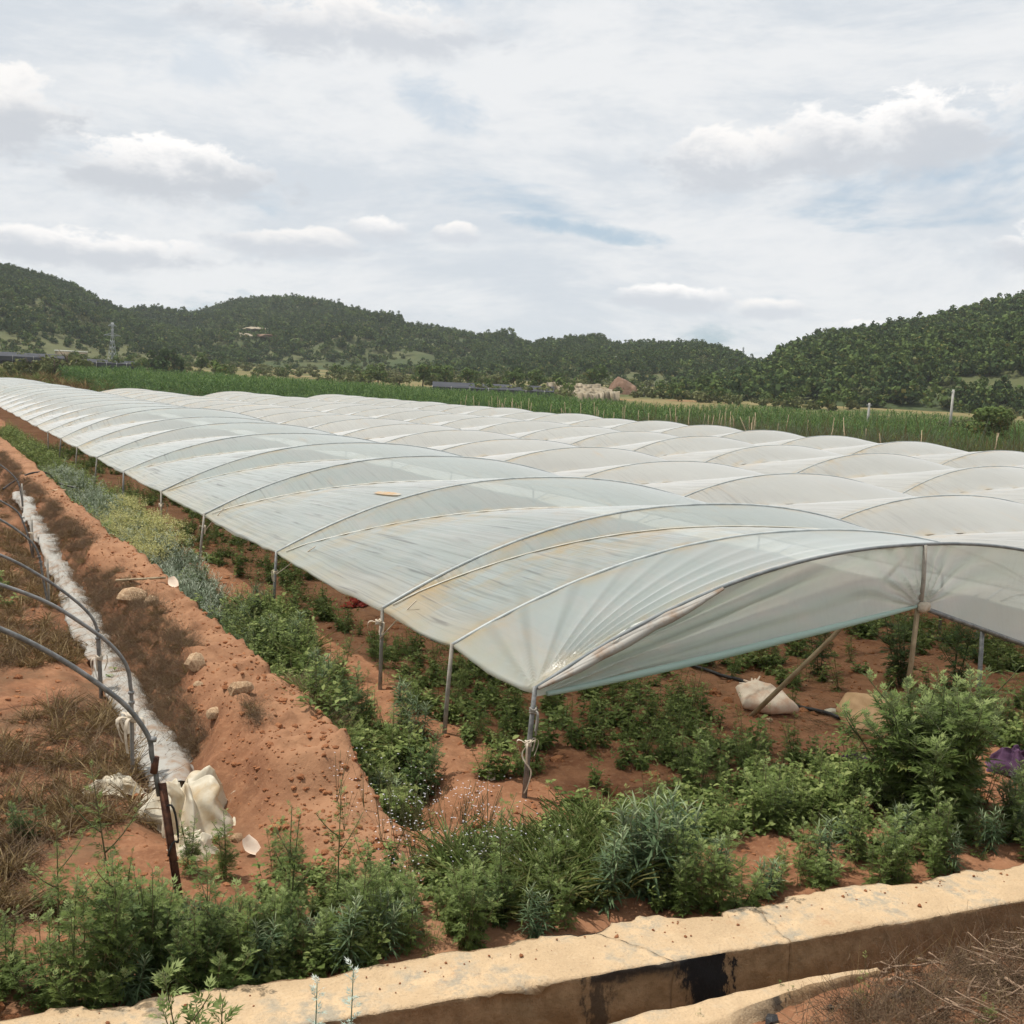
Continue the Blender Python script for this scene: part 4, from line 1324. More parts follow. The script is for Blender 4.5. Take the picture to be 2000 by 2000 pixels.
# ------------------------------------------------------------------ crumpled plastic
path = smooth_curve([(2.14, 28, .05), (2.12, 26.9, .06), (2.08, 24.2, .07), (2.02, 20.6, .07), (2.0, 18.2, .07), (1.98, 16.6, .07), (1.93, 14.7, .07), (1.87, 13.2, .07), (1.84, 12.0, .07), (1.83, 11.0, .08), (1.82, 10.0, .09), (1.80, 9.2, .10), (1.77, 8.5, .12)], 26)
npth = len(path)
seg = 30
ang = np.arange(seg) / seg * 6.2832
sl_ = np.concatenate([[0], np.cumsum(np.linalg.norm(np.diff(path, axis=0), axis=1))])
rad = .175 * (1 + .25 * fbm(sl_ * .9, sl_ * 0, 3, 71)) * ss(0, .8, sl_) * 1.0
Aa, Ss = np.meshgrid(ang, sl_)
fold = 1 + .30 * fbm(np.cos(Aa) * 1.3 + Ss * .7, np.sin(Aa) * 1.3 + Ss * 1.0, 2, 72) - .42 * np.abs(fbm(Ss * 1.5, Aa * 1.0, 2, 75)) + .10 * np.sin(Aa * 4 + 5 * fbm(Ss * .6, Ss * 0, 2, 73)) + .07 * fbm(Ss * 6, Aa * 2.5, 2, 78)
rr = rad[:, None] * fold
gzp = hgt(path[:, 0], path[:, 1])
V = np.stack([path[:, 0][:, None] + rr * np.cos(Aa) * 1.2, path[:, 1][:, None] + .03 * fbm(Ss * 4, Aa, 2, 74), gzp[:, None] + .05 + rr * np.sin(Aa) * .50 + .02], -1)
f = gridfaces(npth, seg)
wrap = np.array([(i * seg + seg - 1, (i + 1) * seg + seg - 1, (i + 1) * seg, i * seg) for i in range(npth - 1)])
obj('plastic_roll', mesh('plastic_roll', V.reshape(-1, 3), [np.concatenate([f, wrap])], M_oldfilm, True), label='long crumpled roll of dirty grey plastic sheeting lying beside the dirt bank', cat='plastic sheet')


def draped_pile(name, cx, cy, R0, h, seed, mat, label, rz=0, pleats=7):
    """film bunched up over itself: steep pleated sides, torn hem"""
    nt_, na_ = 44, 120
    t_, a_ = np.meshgrid(np.linspace(0, 1, nt_), np.linspace(0, 6.2832, na_ + 1), indexing='ij')
    ca_, sa_ = np.cos(a_), np.sin(a_)
    n1 = fbm(ca_ * 1.3 + seed, sa_ * 1.3, 2, seed)
    pl_ = np.sin(a_ * pleats + 3 * n1 + seed) * .5 + .5
    rr_ = R0 * (.10 + .90 * t_ ** .8) * (1 + .28 * n1 + (.26 * pl_ ** 2 - .1) * ss(.05, .6, t_))
    z_ = h * (1 - t_ ** 1.7) * (1 + .35 * fbm(ca_ * 1.1 - seed, sa_ * 1.1 + t_, 2, seed + 2)) * (.75 + .4 * pl_ * ss(0, .4, t_))
    z_ = z_ + h * .10 * fbm(ca_ * t_ * 5, sa_ * t_ * 5, 3, seed + 3)
    x_, y_ = ca_ * rr_ * 1.0, sa_ * rr_ * 1.35
    x_ = x_ + .25 * R0 * fbm(z_ / h * 2.5 + seed, a_ * .8, 2, seed + 5) * ss(0, .3, t_)
    c_, s_ = math.cos(rz), math.sin(rz)
    X_, Y_ = x_ * c_ - y_ * s_, x_ * s_ + y_ * c_
    b_ = gz(cx, cy)
    zg_ = hgt(cx + X_, cy + Y_) - b_
    Z_ = np.maximum(z_, zg_ * ss(.4, 1, t_) + .01)
    return obj(name, mesh(name, np.stack([X_, Y_, Z_], -1).reshape(-1, 3), gridfaces(nt_, na_ + 1), mat, True), None, (cx, cy, b_ - .01), label=label, cat='plastic sheet')


def cloth_heap(name, cx, cy, rx, ry, h, seed, mat, label, cat, rz=0, folds=7, res=64, group=None, base=None, spike=.5):
    """a heaped sheet: radial folds, ragged hem"""
    r_, a_ = np.meshgrid(np.linspace(0.0, 1, res // 2), np.linspace(0, 6.2832, res + 1), indexing='ij')
    rag = 1 + .22 * fbm(np.cos(a_) * 1.9 + seed, np.sin(a_) * 1.9, 3, seed) + .06 * np.sin(a_ * folds * 2 + seed)
    x, y = np.cos(a_) * r_ * rx * rag, np.sin(a_) * r_ * ry * rag
    prof = (1 - r_ ** 2.2)
    fo = np.abs(fbm(np.cos(a_) * folds * .35 + r_ * 1.1 + seed, np.sin(a_) * folds * .35, 3, seed + 1))
    cre = 1 - np.abs(fbm(x / rx * 1.5 + seed, y / ry * 1.5, 2, seed + 2)) * 1.9 + .12 * fbm(x / rx * 5, y / ry * 5, 2, seed + 4)
    z = h * (prof * (.55 + spike * (cre - .5)) + .34 * (fo - .25) * ss(0, .3, r_))
    z = np.maximum(z, 0.012 + .02 * np.abs(np.sin(a_ * folds)) * r_)
    c_, s_ = math.cos(rz), math.sin(rz)
    X, Y = x * c_ - y * s_, x * s_ + y * c_
    b = gz(cx, cy) if base is None else base
    Zg = hgt(cx + X, cy + Y) - b
    jx, jy = fbm(X / rx * 2 + 9, z / h * 3, 2, seed + 7) * rx * .22, fbm(Y / ry * 2, z / h * 3 + 4, 2, seed + 8) * ry * .22
    v = np.stack([X + jx * ss(0, .4, r_), Y + jy * ss(0, .4, r_), z + np.maximum(Zg * .8, -.02) * ss(.3, .9, r_)], -1).reshape(-1, 3)
    return obj(name, mesh(name, v, gridfaces(res // 2, res + 1), mat, True), None, (cx, cy, b), label=label, cat=cat, group=group)


draped_pile('plastic_pile', 1.70, 7.95, .34, .38, 4, M_cream, 'heap of crumpled cream plastic film at the near end of the grey roll', .2, 8)
draped_pile('plastic_pile', 1.62, 7.26, .15, .15, 9, M_cream, 'small tan crumpled plastic scrap in front of the big heap', 0, 6)
cloth_heap('plastic_pile', 1.30, 8.50, .16, .25, .15, 15, M_cream, 'flat cream plastic scrap on the far side of the iron foot', 'plastic sheet', .9, 5, 56, spike=.9)
draped_pile('cloth_heap', 8.46, 6.05, .17, .22, 21, M_purple, 'purple crumpled cloth on the soil right of the big mugwort bush', .9, 6)['category'] = 'cloth'
cloth_heap('cloth_heap', 7.36, 6.84, .17, .09, .07, 23, M_purple, 'small dark purple rag in front of the brown sack', 'cloth', 0, 6, 48, spike=.9)
cloth_heap('cloth_heap', 8.52, 7.80, .26, .14, .17, 25, M_purple, 'dark purple cloth crumpled behind the brown sack', 'cloth', .1, 7, 56, spike=.9)
cloth_heap('red_netting', 5.48, 14.55, .22, .12, .12, 27, M_red, 'bunched red netting lying under the film edge', 'netting', .2, 8, 56, spike=1.0)


def sack(name, cx, cy, outline, thick, seed, mat, rot, label, lift=0.0):
    """flat stuffed sack: many-cornered outline, slack faces, stitched edge"""
    ol = np.array(outline, float)
    nr, na_ = 22, 96
    ang = np.linspace(0, 2 * np.pi, na_ + 1)
    rad_ = np.zeros(na_ + 1)
    for i_, a_ in enumerate(ang):                       # ray to the polygon
        d_ = np.array([math.cos(a_), math.sin(a_)])
        best = 9
        for p, q in zip(ol, np.roll(ol, -1, 0)):
            e_ = q - p
            den_ = d_[0] * e_[1] - d_[1] * e_[0]
            if abs(den_) > 1e-9:
                tt_ = (p[0] * e_[1] - p[1] * e_[0]) / den_
                uu_ = (p[0] * d_[1] - p[1] * d_[0]) / den_
                if tt_ > 0 and -1e-6 <= uu_ <= 1 + 1e-6:
                    best = min(best, tt_)
        rad_[i_] = best
    t_ = np.concatenate([np.linspace(0, 1, nr), np.linspace(1, 0, nr)[1:]])
    sg_ = np.concatenate([np.ones(nr), -np.ones(nr - 1)])
    A_, Tq = np.meshgrid(ang, t_)
    _, Sg = np.meshgrid(ang, sg_)
    x, y = np.cos(A_) * rad_[None] * Tq, np.sin(A_) * rad_[None] * Tq
    puff_ = np.clip(1 - Tq ** 5, 0, 1) ** .6
    crease = .55 * np.abs(fbm(x * 5 + seed, y * 5, 3, seed)) + .25 * np.abs(np.sin(A_ * 4 + seed)) * Tq
    z = Sg * thick * .5 * puff_ * (1 - .6 * crease)
    me = mesh(name, np.stack([x, y, z], -1).reshape(-1, 3), gridfaces(len(t_), na_ + 1), mat, True)
    o = obj(name, None, None, (cx, cy, gz(cx, cy) + lift), rot=rot, label=label, cat='sack')
    obj('bag', me, o)
    mb = MB()
    for i_ in range(6):
        k_ = (i_ - 2.5) * .022
        tip = ol[0]
        n_ = tip / np.linalg.norm(tip)
        sd_ = np.array([-n_[1], n_[0]])
        pts_ = [np.append(tip * .93 + sd_ * k_, .0), np.append(tip * 1.04 + sd_ * k_ * 1.6, .015 * math.sin(i_ * 2)), np.append(tip * 1.13 + sd_ * k_ * 2.2, .02 * math.cos(i_ * 3))]
        mb.tube(pts_, [.014, .012, .007], 6)
    obj('mouth', mb.mesh('mouth', mat, True), o)
    return o


sack('sack', 7.56, 8.28, [(-.10, .26), (-.28, .16), (-.25, -.12), (.02, -.20), (.32, -.16), (.20, .08), (.08, .20)], .20, 5, M_white_sack, (.42, .0, -.50), 'pale pinkish woven sack lying under the slanting bamboo brace', .13)
sack('sack', 8.02, 7.36, [(.06, -.30), (-.20, -.24), (-.30, .05), (-.16, .24), (.22, .22), (.32, -.10)], .22, 8, M_brown_sack, (.72, .0, -.45), 'mud-brown stuffed sack beside the purple cloth', .19)
obj('paper_scrap', crumple_ball(.07, 12, M_cream, (1.4, .7, .5)), None, (8.15, 7.95, gz(8.15, 7.95) + .03), label='small white scrap touching the purple cloth behind the brown sack', cat='scrap')
obj('paper_scrap', crumple_ball(.06, 13, M_cream, (1.3, .8, .4)), None, (7.62, 6.33, gz(7.62, 6.33) + .02), label='tan scrap on the soil left of the big mugwort bush', cat='scrap')

# black irrigation hoses
def ground_line(pts, dz, per=8):
    c = smooth_curve([(x, y, 0) for x, y in pts], per)
    c[:, 2] = hgt(c[:, 0], c[:, 1]) + dz
    k = np.ones(7) / 7
    zz = np.convolve(np.pad(c[:, 2], 3, mode='edge'), k, 'valid')
    c[:, 2] = np.maximum(zz, c[:, 2] - .01)
    return c


obj('water_hose', MB().tube(ground_line([(8.0, 12.6), (8.02, 10.34), (8.08, 9.6), (8.08, 9.19), (7.95, 8.55), (8.03, 8.04), (8.05, 7.71), (8.3, 7.5)], .03), .021, 8).mesh('water_hose', M_black, True),
    label='black hose running along the soil between the two sacks', cat='hose')
obj('water_hose', MB().tube(ground_line([(12.3, 14), (12.33, 11.37), (12.35, 10.73), (12.23, 10.17), (12.7, 9.9), (13.5, 9.3)], .03), .022, 8).mesh('water_hose', M_black, True),
    label='black hose at the far edge of the near tunnel floor', cat='hose')
h3 = smooth_curve([(1.9, 29.6, .15), (2.2, 30.1, .30), (2.6, 30.4, .47), (3.0, 30.5, .46), (3.25, 30.3, .22), (3.7, 30.0, .12)], 8)
obj('water_hose', MB().tube(h3, .024, 8).mesh('water_hose', M_black, True), label='thick black hose arching over the dirt bank far back', cat='hose')
obj('water_hose', MB().tube(ground_line([(5.6, 12.2), (6.3, 11.9), (7.2, 11.3), (7.6, 10.4)], .025), .018, 7).mesh('water_hose', M_black, True), label='thin black hose crossing the soil under the bluish film', cat='hose')

# stones, board and scraps round the bank
def put_stone(k, x, y, s, label, rz=0, dz=.3, stretch=(1, 1, 1)):
    return obj('stone', stone_kinds[k % 5], None, (x, y, gz(x, y) + s * dz * .4), rz, label=label, cat='stone', sc=(s * stretch[0], s * stretch[1], s * stretch[2]))


put_stone(0, 2.45, 9.25, .12, 'pale pointed stone halfway down the dirt bank', .5, .6, (1.2, .8, 1))
put_stone(1, 2.24, 9.28, .08, 'brown rounded stone next to the pale pointed stone', 1)
put_stone(2, 2.33, 10.40, .12, 'yellowish block of stone poking out of the bank among dead stalks', .3, .8, (.9, .9, 1.2))
put_stone(3, 2.30, 13.75, .17, 'large sandy rock jutting from the bank under the wooden lath', .2, .9, (1.2, .9, 1))
put_stone(4, 2.42, 13.25, .12, 'sandy rock directly below the large jutting rock', .9, .6, (1, .9, 1.2))
put_stone(1, 3.23, 11.5, .09, 'pale stone among the ditch weeds', .2)
put_stone(2, 1.95, 7.36, .05, 'small pinkish stone right of the plastic heap', .2)
put_stone(0, 3.10, 8.35, .08, 'reddish stone on the edge of the ditch', .2)
put_stone(3, 2.26, 10.0, .05, 'little white stone below the yellowish block', .2)
put_stone(4, 2.85, 26.6, .12, 'flat white stone on the bank crest near the black hose', .2, .3, (1.5, 1, .4))
put_stone(2, 3.62, 3.72, .12, 'pale stone at the bottom edge of the picture on the near bank', .2)
put_stone(0, 4.25, 6.35, .06, 'pink stone in the weeds below the corner post', .8)
for k in range(26):                                      # clearly seen loose stones on the tunnel floor
    x, y = rng.uniform(4.4, 9.5), rng.uniform(6.4, 12)
    obj('stone', stone_kinds[k % 5], None, (x, y, gz(x, y) + .005), rng.uniform(0, 6), label='small pale stone on the red soil under the near tunnel', cat='stone', group='small stones on the tunnel floor', sc=rng.uniform(.018, .04))
mb = MB()
mb.box((0, 0, 0), (.62, .05, .022))
obj('wooden_lath', mb.mesh('wooden_lath', M_bamboo), None, (2.55, 14.6, gz(2.55, 14.6) + .05), rot=(0, -.06, -.25), label='pale wooden lath lying across the bank crest', cat='lath')
for (x, y, s, rz, lab) in [(1.96, 7.05, .09, .9, 'upright white plastic scrap on the slope of the bank'), (4.15, 7.75, .06, 0, 'pale yellow dead leaf scrap beside the corner post'),
                           (2.9, 14.3, .10, .4, 'pale flat chip beside the wooden lath')]:
    t = np.linspace(-1, 1, 9)
    A_, B_ = np.meshgrid(t, t, indexing='ij')
    v = np.stack([A_ * .55, B_, .35 * np.sin(A_ * 1.5 + B_) + .15 * B_ ** 2], -1).reshape(-1, 3)
    v = v * np.array([1, 1, 1]) * (1 - .25 * np.abs(v[:, 1:2])) * s
    obj('paper_scrap', mesh('paper_scrap', v, gridfaces(9, 9), M_white_sack, True), None, (x, y, gz(x, y) + s * .5), rot=(.7, .2, rz), label=lab, cat='scrap')

# ------------------------------------------------------------------ plants one can pick out
def plant(kind, name, x, y, sc, label, cat, group=None, rz=None, rot=None):
    s_, f_ = kind
    root = empty(name, (x, y, gz(x, y) - .015), label=label, cat=cat, group=group)
    root.rotation_euler = rot or (rng.normal(0, .05), rng.normal(0, .05), rng.uniform(0, 6.28) if rz is None else rz)
    root.scale = (sc, sc, sc)
    for nm, me in (('stem', s_), ('foliage', f_)):
        obj(nm, me, root)
    return root


big = leafy_plant(MUG_LEAF, 26, 1.08, .52, 46, .25, M_mug, branch=3, r_stem=.009)
plant(big, 'mugwort_bush', 6.84, 5.58, 1.06, 'big tall mugwort bush growing against the concrete wall', 'bush', rz=.4)
tall = leafy_plant(MUG_LEAF, 2, 1.2, .12, 34, .20, M_mug, r_stem=.008)
plant(tall, 'mugwort_bush', 6.62, 5.70, 1.0, 'tall pale-tipped mugwort shoot rising above the big bush', 'bush', rz=1.3)
plant(mugd_kinds[0], 'mugwort_bush', 9.9, 8.6, 1.35, 'dark mugwort bush between centre post and short post', 'bush')
plant(mugd_kinds[1], 'mugwort_bush', 10.25, 8.2, 1.25, 'dark bushy mugwort right behind the short post', 'bush')
plant(mugd_kinds[1], 'mugwort_bush', 9.3, 9.3, 1.0, 'mugwort plant left behind the bamboo centre post', 'bush')
plant(mugd_kinds[2], 'mugwort_bush', 8.8, 11.6, .9, 'dark low bush far under the open end left of the brace', 'bush')
plant(mugd_kinds[0], 'mugwort_bush', 3.62, 8.05, .95, 'dark leafy bush at the foot of the second eave post by the ditch', 'bush')
plant(mugd_kinds[1], 'mugwort_bush', 3.72, 9.7, .95, 'dark upright bush at the foot of the third eave post by the ditch', 'bush')
plant(narrow_kinds[2], 'leafy_weed', 3.30, 8.2, .8, 'bright narrow-leaved weed in the ditch left of the dark bush', 'weed')
plant(fine_kinds[2], 'mugwort_shoot', 2.18, 5.95, .95, 'tall thin mugwort shoot standing before the dirt bank end', 'weed')
plant(fine_kinds[0], 'mugwort_shoot', 1.86, 5.9, 1.1, 'mugwort shoot left of the tall thin shoot', 'weed')
plant(fine_kinds[2], 'mugwort_shoot', .97, 6.25, 1.15, 'tall mugwort shoot next to the rusty iron foot', 'weed')
plant(fine_kinds[2], 'mugwort_shoot', .66, 6.2, .9, 'slim mugwort shoot on the open plot left of the iron foot', 'weed')
plant(fine_kinds[1], 'mugwort_shoot', 1.52, 6.9, .75, 'small mugwort shoot in front of the tan plastic scrap', 'weed')
plant(fine_kinds[1], 'mugwort_shoot', 1.72, 6.75, .8, 'small mugwort shoot right of the tan plastic scrap', 'weed')
plant(mugd_kinds[2], 'mugwort_bush', .62, 7.75, .55, 'low dark shrub on the bare plot left of the plastic heap', 'bush')
nb = leafy_plant(NARROW, 9, .62, .24, 48, .20, M_narrow, r_stem=.005, size_top=.6, jitter=.4)
plant(nb, 'narrow_leaf_plant', 4.05, 5.42, 1.0, 'grey-green plant with long drooping narrow leaves at the wall', 'plant')
plant(narrow_kinds[0], 'narrow_leaf_plant', 4.36, 5.50, .95, 'pale narrow-leaved plant right of the drooping one', 'plant')
plant(narrow_kinds[1], 'narrow_leaf_plant', 3.72, 5.36, .8, 'bright narrow-leaved plant left of the drooping one', 'plant')
# plants on the near bank, close to the viewer
plant(mug_kinds[2], 'mugwort_shoot', 1.03, 4.15, .98, 'bright mugwort in front of the wall at the bottom left', 'weed', rz=2)
plant(mug_kinds[0], 'mugwort_shoot', .83, 4.17, .95, 'broad mugwort in front of the wall beside the bright one', 'weed', rz=4)
fr = leafy_plant(FINE_LEAF, 1, .72, .03, 46, .085, M_frost, M_silver, r_stem=.006, size_top=.75)
plant(fr, 'silver_wormwood', 1.445, 4.2, .93, 'frosty silver wormwood sprig in front of the wall, left of its pair', 'plant', rz=1)
fr2 = leafy_plant(FINE_LEAF, 1, .72, .05, 46, .09, M_frost, M_silver, r_stem=.006, size_top=.75)
plant(fr2, 'silver_wormwood', 1.61, 4.2, .93, 'frosty silver wormwood sprig in front of the wall, right of its pair', 'plant', rz=3)

# thicket between the wall and the open plot
def free(x, y):
    return not (1.25 < x < 2.0 and 6.6 < y)


cnt = 0
while cnt < 128:
    x, y = rng.uniform(-.5, 3.35), 0
    y = wall_back(x) + .10 + rng.exponential(.42)
    if y > 6.7 or (y > 6.3 and x > 2.2) or (x > 2.5 and vn(x * 2, y * 2, 5) < .35):
        continue
    near = y < wall_back(x) + .6
    kd = mug_kinds[rng.integers(0, 6)] if rng.uniform() < .58 else [fine_kinds, mugd_kinds, narrow_kinds, weedf_kinds][rng.choice(4, p=[.42, .2, .18, .2])][rng.integers(0, 3)]
    plant(kd, 'mugwort_plant', x, y, (rng.uniform(.45, .78) if x < 1.6 else rng.uniform(.35, .68)) * (1 if near else .72), 'green mugwort in the thicket between concrete wall and bare hoops', 'weed', 'mugwort thicket behind the wall, hoop side')
    cnt += 1
cnt = 0
while cnt < 88:
    x = rng.uniform(3.3, 9.2)
    y = wall_back(x) + .10 + rng.exponential(.45)
    if y > 6.75 or (x < 4.1 and y < 5.6) or (x > 7.9 and rng.uniform() < .5) or vn(x * 1.6, y * 1.6, 6) < .40:
        continue
    kd = mug_kinds[rng.integers(0, 4)] if rng.uniform() < .65 else (weedf_kinds[rng.integers(0, 3)] if rng.uniform() < .5 else narrow_kinds[rng.integers(0, 3)])
    plant(kd, 'mugwort_plant', x, y, rng.uniform(.42, .68), 'low green mugwort in the strip between concrete wall and tunnel end', 'weed', 'low mugwort in front of the tunnel end')
    cnt += 1
cnt = 0
while cnt < 70:
    x, y = rng.uniform(4.3, 12.2), rng.uniform(6.6, 13)
    if vn(x * 1.1, y * 1.1, 16) < .45:
        continue
    kd = weedf_kinds[rng.integers(0, 3)] if rng.uniform() < .6 else weed_kinds[rng.integers(0, 4)]
    plant(kd, 'leafy_weed', x, y, rng.uniform(.7, 1.25), 'small leafy weed on the red soil under the near tunnel', 'weed', 'weeds on the near tunnel floor')
    cnt += 1

# ------------------------------------------------------------------ ground cover nobody could count
def region(n, x0, x1, y0, y1, f=None, pw=1.0):
    x = rng.uniform(x0, x1, n)
    y = y0 + (y1 - y0) * rng.uniform(0, 1, n) ** pw
    if f is not None:
        k = f(x, y)
        x, y = x[k], y[k]
    return np.column_stack([x, y, hgt(x, y)])


J = lambda L: [joined(q, 'kind') for q in L]
weedJ, weedfJ, silverJ, mugdJ, fineJ, narrowJ = J(weed_kinds), J(weedf_kinds), J(silver_kinds), J(mugd_kinds), J(fine_kinds), J(narrow_kinds)
pts = region(8000, 4.1, 13, 5.9, 48, lambda x, y: (fbm(x * .8, y * .45, 3, 91) + .30 * ss(14, 26, y) + .22 * ss(5.5, 8, x) > .14), 1.5)
scatter('weeds', pts, weedJ + weedfJ, 'low green weeds spreading over the soil under the near tunnel', 'weeds', sc=rng.uniform(.5, 1.15, len(pts)))
pts = region(5200, 3.0, 4.15, 7.5, 60, lambda x, y: (x > 3.02) & ((y > 8.3) | (x < 3.35)) & (fbm(x * .9, y * .7, 2, 92) + .45 * ss(16, 30, y) - .5 * ss(3.75, 4.1, x) * ss(24, 14, y) > -.12), 1.6)
scatter('weeds', pts, weedJ + weedfJ + grass_kinds[:2], 'dense green weeds filling the ditch beside the dirt bank', 'weeds', sc=rng.uniform(.7, 1.35, len(pts)))
pts = region(330, 3.1, 4.0, 8.5, 15.5, lambda x, y: fbm(x * .9, y * .7, 2, 92) > .05)
scatter('weeds', pts, fineJ + narrowJ[:1], 'taller feathery weeds in the ditch along the near tunnel', 'weeds', sc=rng.uniform(.4, .75, len(pts)))
pts = region(760, 3.15, 3.95, 14.5, 36, lambda x, y: (np.abs(x - 3.5 - .2 * fbm(y * .4, y * 0, 2, 3)) < .36))
scatter('wormwood', pts, silverJ, 'silvery wormwood growing in a strip along the dirt bank', 'wormwood', sc=rng.uniform(.8, 1.35, len(pts)))
yk = [grass_tuft(26, .5, M_yel, (1.1, 1.5), .02)]
mb = MB()
for k in range(40):
    a = rng.uniform(0, 6.28, 1)
    p = np.array([[rng.normal(0, .11), rng.normal(0, .11), rng.uniform(.36, .50)]])
    leaves_xf(*OVAL, np.repeat(p, 4, 0) + rng.normal(0, .012, (4, 3)), rng.uniform(0, 6, 4), rng.uniform(-.2, 1, 4), np.full(4, .022), rng.normal(0, .5, 4), rng.uniform(0, 1, 4), mb)
yk = [mb.mesh('heads', M_yel)]
pts = region(150, 3.3, 4.0, 18.5, 24.5)
scatter('wormwood_heads', pts, yk, 'pale yellow flower heads on the silvery wormwood', 'flowers', sc=rng.uniform(.9, 1.3, len(pts)), tilt=.05)
pts = region(4600, 1.92, 2.46, 8.0, 60, lambda x, y: (fbm(x * 2, y * .7, 2, 14) > -.22 + .75 * ss(11.5, 8.4, y)) , 1.7)
scatter('dead_stalks', pts, dead_kinds + brown_kinds, 'dark dead stalks matted on the shaded flank of the dirt bank', 'dead stalks', sc=rng.uniform(.22, .5, len(pts)), tilt=.35)
pts = region(300, 3.0, 3.2, 8.4, 9.8)
scatter('dead_stalks', pts, brown_kinds, 'tuft of dry pale grass on the ditch edge of the bank', 'dry grass', sc=rng.uniform(.5, .9, len(pts)))
pts = region(9000, -6, 1.8, 6.6, 45, lambda x, y: fbm(x * .9, y * .6, 3, 44) > -.12, 1.6)
scatter('dry_grass', pts, brown_kinds, 'withered brown grass and stalks on the uncovered plot', 'dry grass', sc=rng.uniform(.5, 1.1, len(pts)))
pts = region(700, -6, 1.9, 7.2, 50, lambda x, y: fbm(x * .8, y * .35, 3, 47) + .3 * ss(16, 30, y) > .28, 1.3)
scatter('weeds', pts, weedJ + weedfJ, 'scattered green weeds on the uncovered plot', 'weeds', sc=rng.uniform(.6, 1.2, len(pts)))
pts = region(850, -1, 9.5, 5.2, 6.5, lambda x, y: (y > wall_back(x) + .06) & (fbm(x * 1.3, y * 1.3, 3, 48) > -.1))
scatter('weeds', pts, weedJ + weedfJ, 'low weeds carpeting the foot of the concrete wall', 'weeds', sc=rng.uniform(.4, .85, len(pts)))
pts = region(260, 3.0, 4.3, 5.45, 6.35)
scatter('grass', pts, grass_kinds, 'yellow-green grass patch in front of the corner post', 'grass', sc=rng.uniform(.6, 1.0, len(pts)))
mb = MB()
for k in range(7):
    a = rng.uniform(0, 6.28)
    p1 = np.array([math.sin(a) * .10, math.cos(a) * .10, rng.uniform(.25, .45)])
    mb.tube([(0, 0, 0), p1 * .55 + np.array([0, 0, .03]), p1], .0015, 3, False, .3)
mst = mb
fl = MB()
for k in range(9):
    p = np.array([[rng.normal(0, .07), rng.normal(0, .07), rng.uniform(.22, .45)]])
    leaves_xf(*OVAL, np.repeat(p, 4, 0), np.arange(4) * 1.57, np.full(4, .3), np.full(4, .008), np.zeros(4), rng.uniform(0, 1, 4), fl)
flJ = joined((mst.mesh('s', M_stem), fl.mesh('f', M_petal)), 'flower')
pts = region(46, 2.5, 3.6, 5.8, 7.2)
scatter('wild_flowers', pts, [flJ], 'thin stalks with tiny pale lilac flowers near the ditch mouth', 'flowers', sc=rng.uniform(.7, 1.1, len(pts)))
pts = region(9000, -2, 12, 5.4, 24, lambda x, y: ~((x > 1.6) & (x < 4.0) & (y > 8)) & (y > wall_back(x) + .05), 1.4)
scatter('soil_clods', pts, clod_kinds, 'crumbly red soil clods over the open ground', 'clods', sc=rng.exponential(.012, len(pts)) + .007)
pts = region(4200, 2.1, 3.1, 6.6, 30, None, 1.6)
scatter('soil_clods', pts, clod_kinds, 'orange crumbs of earth on the dirt bank', 'clods', sc=rng.exponential(.007, len(pts)) + .004)
pts = region(1700, 4.2, 12, 6.2, 20, lambda x, y: fbm(x, y, 2, 66) > 0)
scatter('straw', pts, straw_kinds, 'straw and dead stems littering the tunnel floor', 'straw', sc=rng.uniform(.5, 1.0, len(pts)), tilt=.05)

# soil crumbs and bits of leaf that have fallen on the wall
x = rng.uniform(-.3, 8.5, 170)
y = wall_front(x) + .03 + (wall_back(x) - wall_front(x) - .08) * rng.uniform(0, 1, 170) ** .35
scatter('wall_crumbs', np.column_stack([x, y, np.full(170, .102)]), clod_kinds, 'crumbs of soil and grit lying on top of the concrete wall', 'crumbs', sc=rng.exponential(.0035, 170) + .0025)
# ------------------------------------------------------------------ near bank: twig heap
pts = region(650, 3.9, 7.6, 2.9, 4.15, lambda x, y: (y < bank_edge(x) - .05 - .25 * ss(4.9, 4.2, x)))
scatter('twig_litter', pts, straw_kinds + dead_kinds[:2], 'fine twig litter under the heap of sticks on the near bank', 'twigs', sc=rng.uniform(.3, .6, len(pts)), tilt=.1)
for k in range(230):
    x, y = 4.5 + 2.6 * rng.uniform(0, 1) ** 1.0, 0
    y = bank_edge(x) - rng.uniform(.03, .75)
    a = rng.normal(-.35, .75)
    ln = rng.uniform(.08, .30) if k % 6 else rng.uniform(.3, .5)
    t = np.linspace(-.5, .5, 6)
    bow = rng.normal(0, .02)
    pts_ = np.column_stack([np.cos(a) * ln * t - np.sin(a) * bow * t * t * 4, np.sin(a) * ln * t + np.cos(a) * bow * t * t * 4, rng.normal(0, .05) * t + .004 * rng.normal(0, 1, 6)])
    r0_ = rng.uniform(.0025, .0065) if k % 7 else rng.uniform(.007, .011)
    me = MB().tube(pts_, np.linspace(r0_, r0_ * .6, 6), 6).mesh('stick', M_twig, True)
    obj('stick', me, None, (x, y, gz(x, y) + .02 + rng.uniform(0, .09)), label='dry brown stick in the heap on the near bank', cat='stick', group='sticks heaped on the near bank')
for k in range(9):
    x = rng.uniform(3.6, 5.0)
    y = bank_edge(x) - rng.uniform(.05, .5)
    obj('charred_lump', clod_kinds[k % 5] if k % 2 else rock_mesh(90 + k, M_black, 1, .5), None, (x, y, gz(x, y) + .015), rng.uniform(0, 6), label='black charred lump or clod on the near bank beside the twigs', cat='lump', group='lumps on the near bank', sc=rng.uniform(.02, .05))
